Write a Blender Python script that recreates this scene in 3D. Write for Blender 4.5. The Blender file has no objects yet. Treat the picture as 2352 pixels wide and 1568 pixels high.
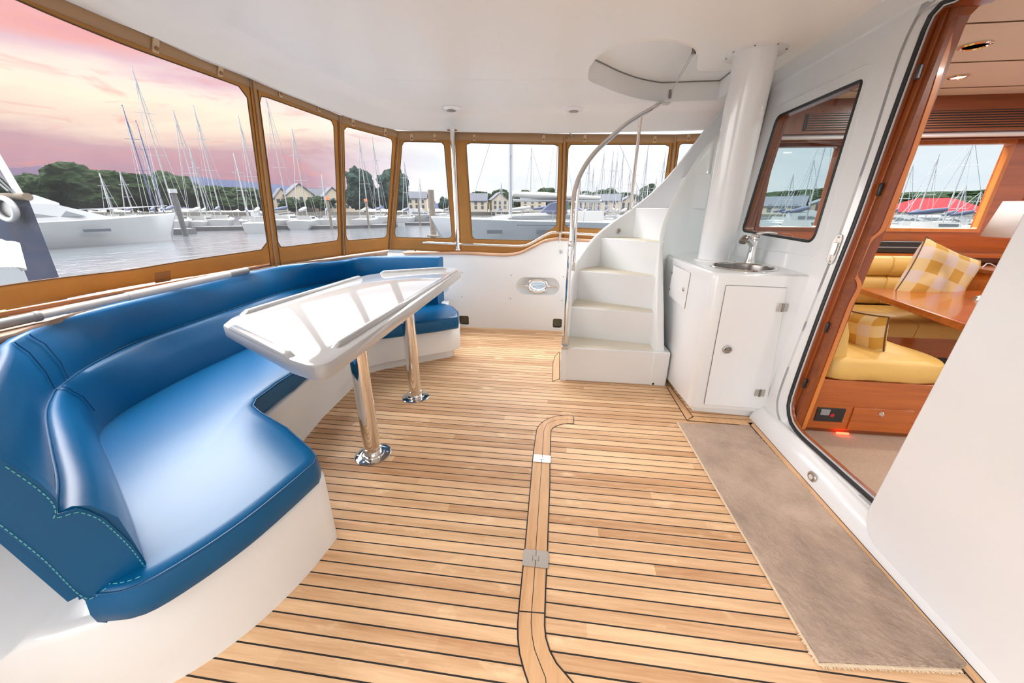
import bpy, bmesh, math, random
from mathutils import Vector as V, Matrix, noise
random.seed(7)
SC = bpy.context.scene
COL = SC.collection
# ------------------------------------------------------------------ camera
F, YAW, PIT, ROL = 842.1, -0.12534, 0.34991, 0.003      # focal length in px of the 2352 px wide frame
EYE = V((0, 0, 1.3))
fw = V((math.sin(YAW)*math.cos(PIT), math.cos(YAW)*math.cos(PIT), -math.sin(PIT)))
r0 = V((math.cos(YAW), -math.sin(YAW), 0)); u0 = r0.cross(fw)
rt = r0*math.cos(ROL)+u0*math.sin(ROL); up = -r0*math.sin(ROL)+u0*math.cos(ROL)
cam = bpy.data.cameras.new('camera'); cam.sensor_width = 36; cam.lens = F/2352*36; cam.clip_start = .02; cam.clip_end = 9000
co = bpy.data.objects.new('camera', cam); COL.objects.link(co)
co.matrix_world = Matrix(((rt.x, up.x, -fw.x, EYE.x), (rt.y, up.y, -fw.y, EYE.y), (rt.z, up.z, -fw.z, EYE.z), (0, 0, 0, 1)))
SC.camera = co
SC.view_settings.view_transform = 'Standard'; SC.view_settings.look = 'None'
SC.view_settings.gamma = 1; SC.view_settings.use_curve_mapping = False; SC.view_settings.exposure = 1.08
SC.cycles.use_denoising = True
SC.cycles.use_adaptive_sampling = True; SC.cycles.adaptive_threshold = .02; SC.cycles.max_bounces = 8; SC.cycles.diffuse_bounces = 5; SC.cycles.glossy_bounces = 4; SC.cycles.transparent_max_bounces = 16
SC.cycles.sample_clamp_indirect = 6; SC.cycles.caustics_reflective = False; SC.cycles.caustics_refractive = False
LAMP_E = 4.2                                             # watts of each saloon ceiling lamp
# measured sight lines of the survey: a pixel of the photograph on a known plane
def ray(x, y): return fw + rt*((x-1176)/F) - up*((y-784)/F)
def pz(x, y, z): d = ray(x, y); return EYE + d*((z-1.3)/d.z)
def py(x, y, Y): d = ray(x, y); return EYE + d*(Y/d.y)
def px(x, y, X): d = ray(x, y); return EYE + d*(X/d.x)
def far(x, y, D):                                        # world point D metres away horizontally
    d = ray(x, y); return EYE + d*(D/math.hypot(d.x, d.y))
# ------------------------------------------------------------------ node helpers
class NT:
    def __init__(s, tree): s.t = tree; s.n = tree.nodes; s.l = tree.links
    def add(s, typ, **kw):
        n = s.n.new(typ)
        for k, v in kw.items():
            if k.startswith('i_'): s.put(n.inputs[k[2:].replace('_', ' ')], v)
            else: setattr(n, k, v)
        return n
    def put(s, sock, v):
        if isinstance(v, bpy.types.NodeSocket): s.l.new(v, sock)
        elif isinstance(v, (tuple, list)) and len(v) == 3 and sock.type == 'RGBA': sock.default_value = (*v, 1)
        else: sock.default_value = v
    def math(s, op, a, b=None, c=None, clamp=False):
        n = s.n.new('ShaderNodeMath'); n.operation = op; n.use_clamp = clamp
        for i, v in enumerate((a, b, c)):
            if v is not None: s.put(n.inputs[i], v)
        return n.outputs[0]
    def mix(s, f, a, b, mode='MIX'):
        n = s.n.new('ShaderNodeMix'); n.data_type = 'RGBA'; n.blend_type = mode
        s.put(n.inputs[0], f); s.put(n.inputs[6], a); s.put(n.inputs[7], b); return n.outputs[2]
    def ramp(s, f, stops, interp='LINEAR'):
        n = s.n.new('ShaderNodeValToRGB'); n.color_ramp.interpolation = interp
        e = n.color_ramp.elements
        while len(e) < len(stops): e.new(.5)
        for i, (p, c) in enumerate(stops):
            e[i].position = p; e[i].color = (*c, 1) if not isinstance(c, (int, float)) else (c, c, c, 1)
        s.put(n.inputs[0], f); return n.outputs[0]
    def noise(s, vec, scale, detail=3, rough=.5, dist=0):
        n = s.n.new('ShaderNodeTexNoise'); s.put(n.inputs['Vector'], vec); n.inputs['Scale'].default_value = scale
        n.inputs['Detail'].default_value = detail; n.inputs['Roughness'].default_value = rough; n.inputs['Distortion'].default_value = dist
        return n.outputs['Fac']
    def mapr(s, f, a, b, c=0., d=1.):
        n = s.n.new('ShaderNodeMapRange'); s.put(n.inputs[0], f)
        for i, v in enumerate((a, b, c, d)): s.put(n.inputs[i+1], v)
        return n.outputs[0]
    def scalev(s, vec, k):
        n = s.n.new('ShaderNodeVectorMath'); n.operation = 'MULTIPLY'; s.put(n.inputs[0], vec); n.inputs[1].default_value = k; return n.outputs[0]
def srgb(r, g, b):
    f = lambda c: (c/255/12.92) if c <= 10 else ((c/255+.055)/1.055)**2.4
    return (f(r), f(g), f(b))
# ------------------------------------------------------------------ sky: sunset to the left, pale overcast to the right, bright high up
w = bpy.data.worlds.new('sky'); SC.world = w; w.use_nodes = True
T = NT(w.node_tree); T.n.clear()
tc = T.add('ShaderNodeTexCoord'); vec = tc.outputs['Generated']
sx = T.add('ShaderNodeSeparateXYZ', i_Vector=vec)
az = T.math('ARCTAN2', sx.outputs[0], sx.outputs[1]); el = sx.outputs[2]
st = T.scalev(vec, (1.0, 1.0, 4.2))
n1 = T.noise(st, 2.6, 6, .55, .6); n2 = T.noise(st, 7.5, 5, .6, .9); n3 = T.noise(st, 1.3, 3, .5, .3)
elw = T.math('ADD', el, T.math('MULTIPLY', T.math('SUBTRACT', n1, .5), .16))
sun = T.ramp(elw, [(0, srgb(164, 136, 154)), (.06, srgb(190, 148, 158)), (.10, srgb(196, 158, 164)), (.125, srgb(228, 200, 186)),
                   (.16, srgb(250, 230, 205)), (.20, srgb(247, 226, 212)), (.24, srgb(224, 188, 196)), (.27, srgb(234, 168, 162)), (.31, srgb(205, 150, 180)), (1, srgb(235, 220, 225))])
streak = T.mapr(n2, .56, .70)
sun = T.mix(T.math('MULTIPLY', streak, T.mapr(elw, .02, .22, .75, .5)), sun, srgb(222, 146, 140))
mauve = T.mapr(n3, .50, .62)
sun = T.mix(T.math('MULTIPLY', mauve, T.mapr(el, .05, .15, .55, .1)), sun, srgb(190, 140, 160))
gray = T.ramp(T.noise(st, 3.0, 5, .55, .3), [(.3, srgb(222, 228, 236)), (.5, srgb(240, 242, 246)), (.68, srgb(251, 250, 250))])
side = T.mapr(T.math('ADD', az, T.math('MULTIPLY', T.math('SUBTRACT', n1, .5), .30)), -.62, -.30)
side2 = T.math('MULTIPLY', T.mapr(az, -2.2, -1.8), T.math('SUBTRACT', 1, side))
col = T.mix(side2, gray, sun)
col = T.mix(T.math('MULTIPLY', T.mapr(az, .42, .56), .55), col, srgb(216, 226, 234))
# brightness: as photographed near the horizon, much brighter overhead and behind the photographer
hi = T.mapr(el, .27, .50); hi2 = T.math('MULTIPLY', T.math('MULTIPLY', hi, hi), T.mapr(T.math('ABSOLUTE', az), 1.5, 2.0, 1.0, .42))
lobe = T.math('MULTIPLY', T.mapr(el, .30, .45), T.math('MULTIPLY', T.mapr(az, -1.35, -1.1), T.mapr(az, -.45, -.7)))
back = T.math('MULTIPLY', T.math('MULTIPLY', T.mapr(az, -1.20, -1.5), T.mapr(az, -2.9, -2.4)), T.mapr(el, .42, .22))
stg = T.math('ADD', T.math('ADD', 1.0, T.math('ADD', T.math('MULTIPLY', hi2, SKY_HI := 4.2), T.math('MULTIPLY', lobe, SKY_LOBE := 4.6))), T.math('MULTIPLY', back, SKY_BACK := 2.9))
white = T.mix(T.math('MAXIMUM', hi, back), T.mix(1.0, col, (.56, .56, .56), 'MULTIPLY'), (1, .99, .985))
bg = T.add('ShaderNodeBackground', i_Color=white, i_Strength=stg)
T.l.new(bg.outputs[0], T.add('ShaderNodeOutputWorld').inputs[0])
# ------------------------------------------------------------------ materials
def mat(name, color=(.8, .8, .8), rough=.5, metal=0., coat=0., bump=None, var=None, spec=None, trans=0.):
    m = bpy.data.materials.new(name); m.use_nodes = True; t = NT(m.node_tree); b = t.n['Principled BSDF']
    b.inputs['Roughness'].default_value = rough; b.inputs['Metallic'].default_value = metal
    if coat: b.inputs['Coat Weight'].default_value = coat; b.inputs['Coat Roughness'].default_value = .04
    if spec is not None: b.inputs['Specular IOR Level'].default_value = spec
    tcn = t.add('ShaderNodeTexCoord'); ob = tcn.outputs['Object']
    c = color
    if var is None: var = (2.0, .03)
    sc_, am = var
    nz = t.noise(ob, sc_, 4, .6)
    c = t.mix(nz, tuple(max(0, x*(1-am)) for x in color), tuple(min(1, x*(1+am)) for x in color))
    t.put(b.inputs['Base Color'], c)
    if bump:
        bn = t.add('ShaderNodeBump'); bn.inputs['Strength'].default_value = bump[1]; bn.inputs['Distance'].default_value = bump[2] if len(bump) > 2 else .01
        t.l.new(t.noise(ob, bump[0], 4, .6), bn.inputs['Height']); t.l.new(bn.outputs[0], b.inputs['Normal'])
    if trans:
        tr = t.add('ShaderNodeBsdfTranslucent'); t.put(tr.inputs[0], c)
        mx = t.add('ShaderNodeMixShader'); mx.inputs[0].default_value = trans
        t.l.new(b.outputs[0], mx.inputs[1]); t.l.new(tr.outputs[0], mx.inputs[2]); t.l.new(mx.outputs[0], t.n['Material Output'].inputs[0])
    return m
def wood(name, c1, c2, axis='x', scale=30, rough=.4, coat=0., seams=None, seamc=(.012, .010, .009), blotch=0.):
    m = bpy.data.materials.new(name); m.use_nodes = True; t = NT(m.node_tree); b = t.n['Principled BSDF']
    b.inputs['Roughness'].default_value = rough
    if coat: b.inputs['Coat Weight'].default_value = coat; b.inputs['Coat Roughness'].default_value = .08
    ob = t.add('ShaderNodeTexCoord').outputs['Object']
    k = {'x': (.06, 1, 1), 'y': (1, .06, 1), 'z': (1, 1, .06)}[axis]
    g = t.noise(t.scalev(ob, k), scale, 5, .65, .3); g2 = t.noise(t.scalev(ob, k), scale*5, 3, .7)
    f = t.math('ADD', t.math('MULTIPLY', g, .7), t.math('MULTIPLY', g2, .3))
    if seams:
        pitch, ph, wd = seams
        s = t.add('ShaderNodeSeparateXYZ', i_Vector=ob)
        q = t.math('DIVIDE', t.math('SUBTRACT', s.outputs[1], ph), pitch)
        fl = t.math('FLOOR', q); fr = t.math('FRACT', q)
        cell = t.math('FLOOR', t.math('ADD', t.math('MULTIPLY', s.outputs[0], .55), t.math('MULTIPLY', fl, .37)))
        cv = t.add('ShaderNodeCombineXYZ', i_X=cell, i_Y=fl)
        wn = t.add('ShaderNodeTexWhiteNoise', noise_dimensions='3D'); t.l.new(cv.outputs[0], wn.inputs[0])
        f = t.math('ADD', f, t.math('MULTIPLY', t.math('SUBTRACT', wn.outputs['Value'], .5), .28))
    c = t.ramp(f, [(.28, c1), (.72, c2)])
    if blotch:
        pale = t.mapr(t.noise(t.scalev(ob, (1, 2.2, 1)), 4.5, 4, .6), .60, .72)
        c = t.mix(t.math('MULTIPLY', pale, blotch), c, tuple(min(1, x*1.25+.06) for x in c2))
        dark = t.mapr(t.noise(t.scalev(ob, (1, 2.5, 1)), 9, 4, .6), .68, .78)
        c = t.mix(t.math('MULTIPLY', dark, blotch*.6), c, tuple(x*.55 for x in c1))
    if seams:
        e = t.math('ABSOLUTE', t.math('SUBTRACT', fr, .5)); sm = t.math('GREATER_THAN', e, .5-seams[2]/seams[0]/2)
        c = t.mix(sm, c, seamc)
        t.put(b.inputs['Roughness'], t.math('ADD', rough, t.math('MULTIPLY', sm, .2)))
    t.put(b.inputs['Base Color'], c)
    bn = t.add('ShaderNodeBump'); bn.inputs['Strength'].default_value = .15; bn.inputs['Distance'].default_value = .002
    t.l.new(f, bn.inputs['Height']); t.l.new(bn.outputs[0], b.inputs['Normal'])
    return m
def clear(name, tint, gloss=.08, haze=.0, rough=.02, hazec=(.9, .9, .92)):
    m = bpy.data.materials.new(name); m.use_nodes = True; t = NT(m.node_tree); t.n.clear()
    tr = t.add('ShaderNodeBsdfTransparent', i_Color=tint); gl = t.add('ShaderNodeBsdfGlossy', i_Color=(1, 1, 1), i_Roughness=rough)
    fr0 = t.add('ShaderNodeFresnel'); fr0.inputs[0].default_value = 1.45; geo = t.add('ShaderNodeNewGeometry')
    front = t.math('MULTIPLY', fr0.outputs[0], t.math('SUBTRACT', 1.0, geo.outputs['Backfacing']))
    ob = t.add('ShaderNodeTexCoord').outputs['Object']
    mx = t.add('ShaderNodeMixShader'); t.l.new(t.math('MULTIPLY', front, gloss*10, clamp=True), mx.inputs[0]); t.l.new(tr.outputs[0], mx.inputs[1]); t.l.new(gl.outputs[0], mx.inputs[2])
    out = mx
    if haze:
        df = t.add('ShaderNodeBsdfTranslucent', i_Color=hazec); m2 = t.add('ShaderNodeMixShader')
        t.l.new(t.mapr(t.noise(ob, 6, 4, .6), .2, .8, haze*.6, haze*1.4), m2.inputs[0]); t.l.new(mx.outputs[0], m2.inputs[1]); t.l.new(df.outputs[0], m2.inputs[2]); out = m2
    t.l.new(out.outputs[0], t.add('ShaderNodeOutputMaterial').inputs[0])
    return m
def plaid(name):
    m = bpy.data.materials.new(name); m.use_nodes = True; t = NT(m.node_tree); b = t.n['Principled BSDF']; b.inputs['Roughness'].default_value = .85
    uv = t.add('ShaderNodeTexCoord').outputs['UV']; s = t.add('ShaderNodeSeparateXYZ', i_Vector=uv)
    a = t.math('PINGPONG', t.math('MULTIPLY', s.outputs[0], 2.6), .5); c = t.math('PINGPONG', t.math('MULTIPLY', s.outputs[1], 2.6), .5)
    ga = t.math('GREATER_THAN', a, .25); gc = t.math('GREATER_THAN', c, .25)
    k = t.math('ADD', t.math('MULTIPLY', ga, .5), t.math('MULTIPLY', gc, .5))
    t.put(b.inputs['Base Color'], t.ramp(k, [(0, srgb(198, 182, 172)), (.45, srgb(204, 178, 128)), (.95, srgb(186, 142, 58))], 'CONSTANT'))
    return m
M = dict(
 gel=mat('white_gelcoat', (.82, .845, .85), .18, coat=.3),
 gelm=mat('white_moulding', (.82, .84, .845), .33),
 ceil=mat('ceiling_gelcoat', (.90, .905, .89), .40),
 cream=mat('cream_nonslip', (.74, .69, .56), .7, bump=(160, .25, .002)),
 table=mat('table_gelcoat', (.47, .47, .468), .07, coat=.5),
 blue=mat('blue_vinyl', srgb(0, 90, 140), .35, bump=(9, .08, .01), var=(3, .08), spec=.32),
 blued=mat('blue_vinyl_piping', srgb(0, 82, 132), .5),
 thread=mat('pale_thread', srgb(110, 190, 190), .7),
 steel=mat('polished_steel', (.78, .76, .74), .07, 1.),
 brush=mat('brushed_steel', (.60, .575, .53), .35, 1.),
 bowl=mat('sink_bowl_steel', (.20, .19, .18), .22, 1.),
 dsteel=mat('dark_steel', (.30, .27, .24), .3, 1.),
 canvas=mat('tan_canvas', srgb(172, 134, 80), .8, bump=(300, .2, .001), var=(7, .16), trans=.42),
 canvast=mat('tan_header_canvas', srgb(166, 134, 100), .85, bump=(300, .2, .001), var=(7, .1)),
 zipm=mat('dark_zip', srgb(92, 66, 42), .8),
 patch=mat('brown_patch', srgb(150, 108, 66), .85),
 vinyl=clear('clear_vinyl', (.97, .975, .985), .016, .010),
 glass=clear('tinted_window', (.80, .86, .87), .07),
 pane=clear('saloon_window', (.95, .97, .97), .02),
 teak=wood('teak_planks', srgb(190, 140, 96), srgb(240, 202, 158), 'x', 26, .55, seams=(.05, .0037, .0052), blotch=.5),
 teakp=wood('teak_board', srgb(200, 150, 104), srgb(230, 188, 142), 'y', 30, .55),
 rail=wood('weathered_teak', srgb(128, 98, 78), srgb(176, 146, 122), 'y', 24, .6),
 railx=wood('weathered_teak_cross', srgb(158, 118, 92), srgb(206, 168, 138), 'x', 24, .6),
 seam=mat('black_caulk', (.012, .010, .009), .6),
 cherry=wood('cherry_wood', srgb(112, 48, 8), srgb(162, 80, 22), 'z', 14, .3, coat=.4),
 cherryl=wood('cherry_trim', srgb(186, 100, 36), srgb(222, 138, 62), 'z', 14, .3, coat=.4),
 cherryx=wood('cherry_wood_cross', srgb(140, 66, 18), srgb(196, 104, 40), 'x', 14, .22, coat=.7),
 cherryd=wood('cherry_wood_dark', srgb(104, 50, 20), srgb(150, 80, 36), 'x', 14, .35),
 leather=mat('mustard_leather', srgb(216, 176, 98), .42, bump=(5, .35, .02), var=(4, .08)),
 plaid=plaid('plaid_wool'),
 carpet=mat('beige_carpet', srgb(190, 164, 142), .95, bump=(220, 1., .006), var=(60, .2)),
 rug=mat('beige_rug_pile', srgb(184, 162, 144), .97, bump=(260, .8, .004), var=(5, .5)),
 rugb=mat('rug_binding', srgb(224, 204, 176), .95, bump=(200, .8, .004)),
 head=mat('fabric_headliner', srgb(232, 232, 232), .9, bump=(240, .3, .001)),
 black=mat('black_rubber', (.012, .012, .013), .45),
 grey=mat('grey_plastic', srgb(136, 136, 136), .5), poleW=mat('white_pole', srgb(198, 196, 194), .35), tab=mat('tan_plastic', srgb(196, 172, 138), .6),
 stick=wood('varnished_stick', srgb(110, 62, 22), srgb(160, 96, 40), 'y', 20, .25, coat=.8),
 brass=mat('brass', (.62, .46, .2), .3, 1.),
 red=mat('red_tag', (.5, .01, .01), .5),
 hullw=mat('white_hull', (.25, .26, .27), .3), hullg=mat('grey_hull', (.17, .19, .21), .3), deck=mat('boat_deck', (.25, .25, .245), .5), scup=mat('scupper_brown', (.20, .17, .11), .7),
 hulln=mat('navy_hull', srgb(30, 38, 58), .6, var=(3, .25), spec=.04), navy=mat('navy_canvas', (.022, .032, .07), .8), darkg=mat('dark_glass', (.05, .06, .07), .1),
 mast=mat('mast_alloy', (.22, .23, .24), .35, .2), mastb=mat('blue_mast', (.03, .045, .11), .4), wire=mat('rigging_wire', (.18, .19, .21), .4),
 leaf=mat('leaves', (.014, .026, .010), .9, bump=(2.5, 1., .5), var=(.6, .6), spec=.05), pine=mat('pine_leaves', (.018, .032, .027), .9, var=(.8, .6), spec=.05),
 bark=mat('bark', (.10, .075, .05), .9), hill=mat('moorland', srgb(48, 54, 72), 1., var=(.004, .2), spec=.02), hillp=mat('heather_hill', srgb(56, 46, 60), 1., var=(.005, .2), spec=.02),
 stone=mat('cream_render', (.34, .295, .23), .8, spec=.1), slate=mat('slate_roof', (.07, .075, .09), .8, spec=.1), redr=mat('red_roof', (.36, .012, .016), .8, spec=.05), shore=mat('stone_shore', (.12, .115, .10), .9),
 pont=mat('pontoon', (.045, .045, .05), .8, var=(1.5, .5)), pile=mat('weathered_pile', (.12, .10, .08), .9, bump=(9, .8, .05), var=(3, .4)), orange=mat('orange_float', (.75, .14, .05), .5),
 shade=mat('lampshade', (.8, .8, .8), .8, trans=.3), pvc=mat('black_plastic', (.02, .02, .022), .3),
)
def emis(name, c, s):
    m = bpy.data.materials.new(name); m.use_nodes = True; b = m.node_tree.nodes['Principled BSDF']
    b.inputs['Base Color'].default_value = (*c, 1); b.inputs['Emission Color'].default_value = (*c, 1); b.inputs['Emission Strength'].default_value = s; return m
M['lit'] = emis('lit_lamp', (1, .86, .7), 6); M['redlit'] = emis('red_light', (1, .05, .02), 5); M['unlit'] = mat('lamp_glass', (.7, .68, .64), .35)
def water_mat():
    m = bpy.data.materials.new('harbour_water'); m.use_nodes = True; t = NT(m.node_tree); b = t.n['Principled BSDF']
    b.inputs['Base Color'].default_value = (.075, .085, .095, 1); b.inputs['Roughness'].default_value = .12; b.inputs['Specular IOR Level'].default_value = .5
    ob = t.add('ShaderNodeTexCoord').outputs['Object']
    bn = t.add('ShaderNodeBump'); bn.inputs['Strength'].default_value = .4; bn.inputs['Distance'].default_value = .2
    h = t.math('ADD', t.noise(t.scalev(ob, (1, .6, 1)), 1.2, 5, .6, .5), t.math('MULTIPLY', t.noise(ob, .12, 3, .5), .8))
    t.l.new(h, bn.inputs['Height']); t.l.new(bn.outputs[0], b.inputs['Normal']); return m
M['water'] = water_mat()
# ------------------------------------------------------------------ object helpers
ORG = {}
def org(o): return ORG.get(o.name, V((0, 0, 0))) if o else None
def tag(o, label=None, cat=None, group=None, kind=None):
    if label: o['label'] = label
    if cat: o['category'] = cat
    if group: o['group'] = group
    if kind: o['kind'] = kind
    return o
def thing(name, loc, label=None, cat=None, group=None, kind=None, rz=0.):
    o = bpy.data.objects.new(name, None); COL.objects.link(o); o.location = loc; o.empty_display_size = .1; o.rotation_euler.z = rz
    ORG[o.name] = V(loc); return tag(o, label, cat, group, kind)
def mk(name, vs, fs, m, parent=None, smooth=35, bevel=0, seg=2, solid=0, sub=0, label=None, local=False, mats=None, fmat=None, fixn=True, uvs=None):
    me = bpy.data.meshes.new(name)
    vs = [V(v) for v in vs]
    if parent is not None: o0 = V((0, 0, 0)) if local else org(parent)
    elif local: o0 = V((0, 0, 0))
    else:
        o0 = V(((min(v.x for v in vs)+max(v.x for v in vs))/2, (min(v.y for v in vs)+max(v.y for v in vs))/2, min(v.z for v in vs)))
    me.from_pydata([v-o0 for v in vs], [], fs)
    for mm in (mats or [m]): me.materials.append(mm)
    if fmat:
        for p, i in zip(me.polygons, fmat): p.material_index = i
    if uvs:
        ul = me.uv_layers.new(name='UVMap')
        for lp in me.loops: ul.data[lp.index].uv = uvs[lp.vertex_index]
    if fixn:
        bm = bmesh.new(); bm.from_mesh(me); bmesh.ops.recalc_face_normals(bm, faces=bm.faces[:]); bm.to_mesh(me); bm.free()
    for p in me.polygons: p.use_smooth = smooth > 0
    if smooth > 0: me.set_sharp_from_angle(angle=math.radians(smooth))
    o = bpy.data.objects.new(name, me); COL.objects.link(o)
    if parent is not None: o.parent = parent; ORG[o.name] = org(parent)
    else: o.location = o0; ORG[o.name] = o0
    if solid: md = o.modifiers.new('solid', 'SOLIDIFY'); md.thickness = abs(solid); md.offset = 0
    if bevel: md = o.modifiers.new('bevel', 'BEVEL'); md.width = bevel; md.segments = seg; md.limit_method = 'ANGLE'; md.angle_limit = math.radians(40); md.harden_normals = False
    if sub: md = o.modifiers.new('sub', 'SUBSURF'); md.levels = sub; md.render_levels = sub
    if label: o['label'] = label
    return o
def cat2(*parts):
    vs, fs = [], []
    for v, f in parts: n = len(vs); vs += list(v); fs += [tuple(i+n for i in q) for q in f]
    return vs, fs
def boxg(x0, x1, y0, y1, z0, z1):
    v = [V((x, y, z)) for z in (z0, z1) for x, y in ((x0, y0), (x1, y0), (x1, y1), (x0, y1))]
    return v, [(0, 3, 2, 1), (4, 5, 6, 7), (0, 1, 5, 4), (1, 2, 6, 5), (2, 3, 7, 6), (3, 0, 4, 7)]
def prism(pts, z0, z1):                                   # plan polygon extruded in z; z1 may be a list
    n = len(pts); zz0 = z0 if isinstance(z0, (list, tuple)) else [z0]*n; zz1 = z1 if isinstance(z1, (list, tuple)) else [z1]*n
    v = [V((p[0], p[1], zz0[i])) for i, p in enumerate(pts)]+[V((p[0], p[1], zz1[i])) for i, p in enumerate(pts)]
    return v, [tuple(range(n))[::-1], tuple(range(n, 2*n))]+[(i, (i+1) % n, n+(i+1) % n, n+i) for i in range(n)]
def extr(pts, d):                                         # 3-D polygon extruded along vector d
    n = len(pts); d = V(d); v = [V(p) for p in pts]+[V(p)+d for p in pts]
    return v, [tuple(range(n))[::-1], tuple(range(n, 2*n))]+[(i, (i+1) % n, n+(i+1) % n, n+i) for i in range(n)]
def frames(pts, closed=False):
    n = len(pts); ts = []
    for i in range(n):
        a = pts[(i-1) % n] if (closed or i > 0) else pts[i]; b = pts[(i+1) % n] if (closed or i < n-1) else pts[i]
        t = (b-a); ts.append(t.normalized() if t.length > 1e-9 else V((0, 0, 1)))
    nn = ts[0].orthogonal().normalized() if abs(ts[0].z) > .9 else ts[0].cross(V((0, 0, 1))).normalized()
    out = []
    for i in range(n):
        if i: nn = (nn - ts[i]*nn.dot(ts[i]));  nn = nn.normalized() if nn.length > 1e-6 else ts[i].orthogonal().normalized()
        out.append((ts[i], nn, ts[i].cross(nn)))
    return out
def tubeg(pts, r, seg=12, closed=False):
    pts = [V(p) for p in pts]; fr = frames(pts, closed); n = len(pts); v, f = [], []
    for i, (t, a, b) in enumerate(fr):
        ri = r[i] if isinstance(r, (list, tuple)) else r
        for k in range(seg):
            th = 2*math.pi*k/seg; v.append(pts[i]+a*(ri*math.cos(th))+b*(ri*math.sin(th)))
    for i in range(n if closed else n-1):
        j = (i+1) % n
        for k in range(seg): k2 = (k+1) % seg; f.append((i*seg+k, i*seg+k2, j*seg+k2, j*seg+k))
    if not closed: f += [tuple(range(seg))[::-1], tuple(range((n-1)*seg, n*seg))]
    return v, f
def tube(name, pts, r, m, parent=None, seg=12, closed=False, **kw): return mk(name, *tubeg(pts, r, seg, closed), m, parent, smooth=50, **kw)
def lathg(prof, c, ax=(0, 0, 1), seg=28):                 # profile (radius, height) turned about axis ax through c
    ax = V(ax).normalized(); a = ax.orthogonal().normalized(); b = ax.cross(a); c = V(c); v, f = [], []
    for r, h in prof:
        for k in range(seg): th = 2*math.pi*k/seg; v.append(c+ax*h+a*(r*math.cos(th))+b*(r*math.sin(th)))
    n = len(prof)
    for i in range(n-1):
        for k in range(seg): k2 = (k+1) % seg; f.append((i*seg+k, i*seg+k2, (i+1)*seg+k2, (i+1)*seg+k))
    f += [tuple(range(seg))[::-1], tuple(range((n-1)*seg, n*seg))]
    return v, f
def lathe(name, prof, c, m, parent=None, ax=(0, 0, 1), seg=28, **kw): return mk(name, *lathg(prof, c, ax, seg), m, parent, **kw)
def loftg(rings, closed=True, cap=True):
    n = len(rings[0]); v = [V(p) for r_ in rings for p in r_]; f = []
    for i in range(len(rings)-1):
        for k in range(n if closed else n-1): k2 = (k+1) % n; f.append((i*n+k, i*n+k2, (i+1)*n+k2, (i+1)*n+k))
    if cap and closed: f += [tuple(range(n))[::-1], tuple(range((len(rings)-1)*n, len(rings)*n))]
    return v, f
def fillet(pts, r, n=6):
    pts = [V(p) for p in pts]; N = len(pts); out = []
    for i in range(N):
        ri = r[i] if isinstance(r, (list, tuple)) else r
        p, a, b = pts[i], pts[i-1], pts[(i+1) % N]
        if ri <= 0: out.append(p); continue
        da, db = (a-p), (b-p); rr = min(ri, da.length*.48, db.length*.48); A = p+da.normalized()*rr; B = p+db.normalized()*rr
        for k in range(n+1): t = k/n; out.append(A*(1-t)**2+p*(2*t*(1-t))+B*t*t)
    return out
def catm(pts, n=6):
    pts = [V(p) for p in pts]; out = []
    for i in range(len(pts)-1):
        p0 = pts[max(i-1, 0)]; p1 = pts[i]; p2 = pts[i+1]; p3 = pts[min(i+2, len(pts)-1)]
        if i == 0: p0 = p1*2-p2
        if i == len(pts)-2: p3 = p2*2-p1
        for k in range(n):
            t = k/n; out.append(((p1*2)+(p2-p0)*t+(p0*2-p1*5+p2*4-p3)*t*t+(p1*3-p0-p2*3+p3)*t**3)*.5)
    out.append(pts[-1]); return out
def plateg(outer, holes, thick, O, U, W, N):
    cu = bpy.data.curves.new('tmp', 'CURVE'); cu.dimensions = '2D'; cu.fill_mode = 'BOTH'; cu.extrude = thick/2
    for poly in [outer]+list(holes):
        s = cu.splines.new('POLY'); s.points.add(len(poly)-1); s.use_cyclic_u = True
        for p, q in zip(s.points, poly): p.co = (q[0], q[1], 0, 1)
    ob = bpy.data.objects.new('tmp', cu); COL.objects.link(ob); bpy.context.view_layer.update()
    me = bpy.data.meshes.new_from_object(ob.evaluated_get(bpy.context.evaluated_depsgraph_get()))
    bm = bmesh.new(); bm.from_mesh(me); bmesh.ops.remove_doubles(bm, verts=bm.verts[:], dist=1e-5)
    bmesh.ops.dissolve_limit(bm, angle_limit=.001, verts=bm.verts[:], edges=bm.edges[:])
    bm.verts.ensure_lookup_table()
    O, U, W, N = V(O), V(U), V(W), V(N)
    vs = [O+U*v.co.x+W*v.co.y+N*(v.co.z+thick/2) for v in bm.verts]; fs = [tuple(v.index for v in f.verts) for f in bm.faces]
    bm.free(); bpy.data.objects.remove(ob); bpy.data.curves.remove(cu); bpy.data.meshes.remove(me)
    return vs, fs
def plate(name, outer, holes, thick, O, U, W, N, m, parent=None, **kw): return mk(name, *plateg(outer, holes, thick, O, U, W, N), m, parent, **kw)
def ribbon(L, R, z0, z1):
    n = len(L); v = []
    for a, b in zip(L, R): v += [V((a.x, a.y, z0)), V((b.x, b.y, z0)), V((b.x, b.y, z1)), V((a.x, a.y, z1))]
    f = [(0, 1, 2, 3), tuple(4*(n-1)+i for i in (3, 2, 1, 0))]
    for i in range(n-1):
        for a, b in ((0, 1), (1, 2), (2, 3), (3, 0)): f.append((4*i+a, 4*i+4+a, 4*i+4+b, 4*i+b))
    return v, f
def struct(o): o['kind'] = 'structure'; return o
def offs(P, d):                                           # offset a plan polyline sideways
    out = []
    for i, p in enumerate(P):
        a = P[max(i-1, 0)]; b = P[min(i+1, len(P)-1)]; t = V((b.x-a.x, b.y-a.y, 0)).normalized(); out.append(V((p.x+t.y*d, p.y-t.x*d, p.z)))
    return out
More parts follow.
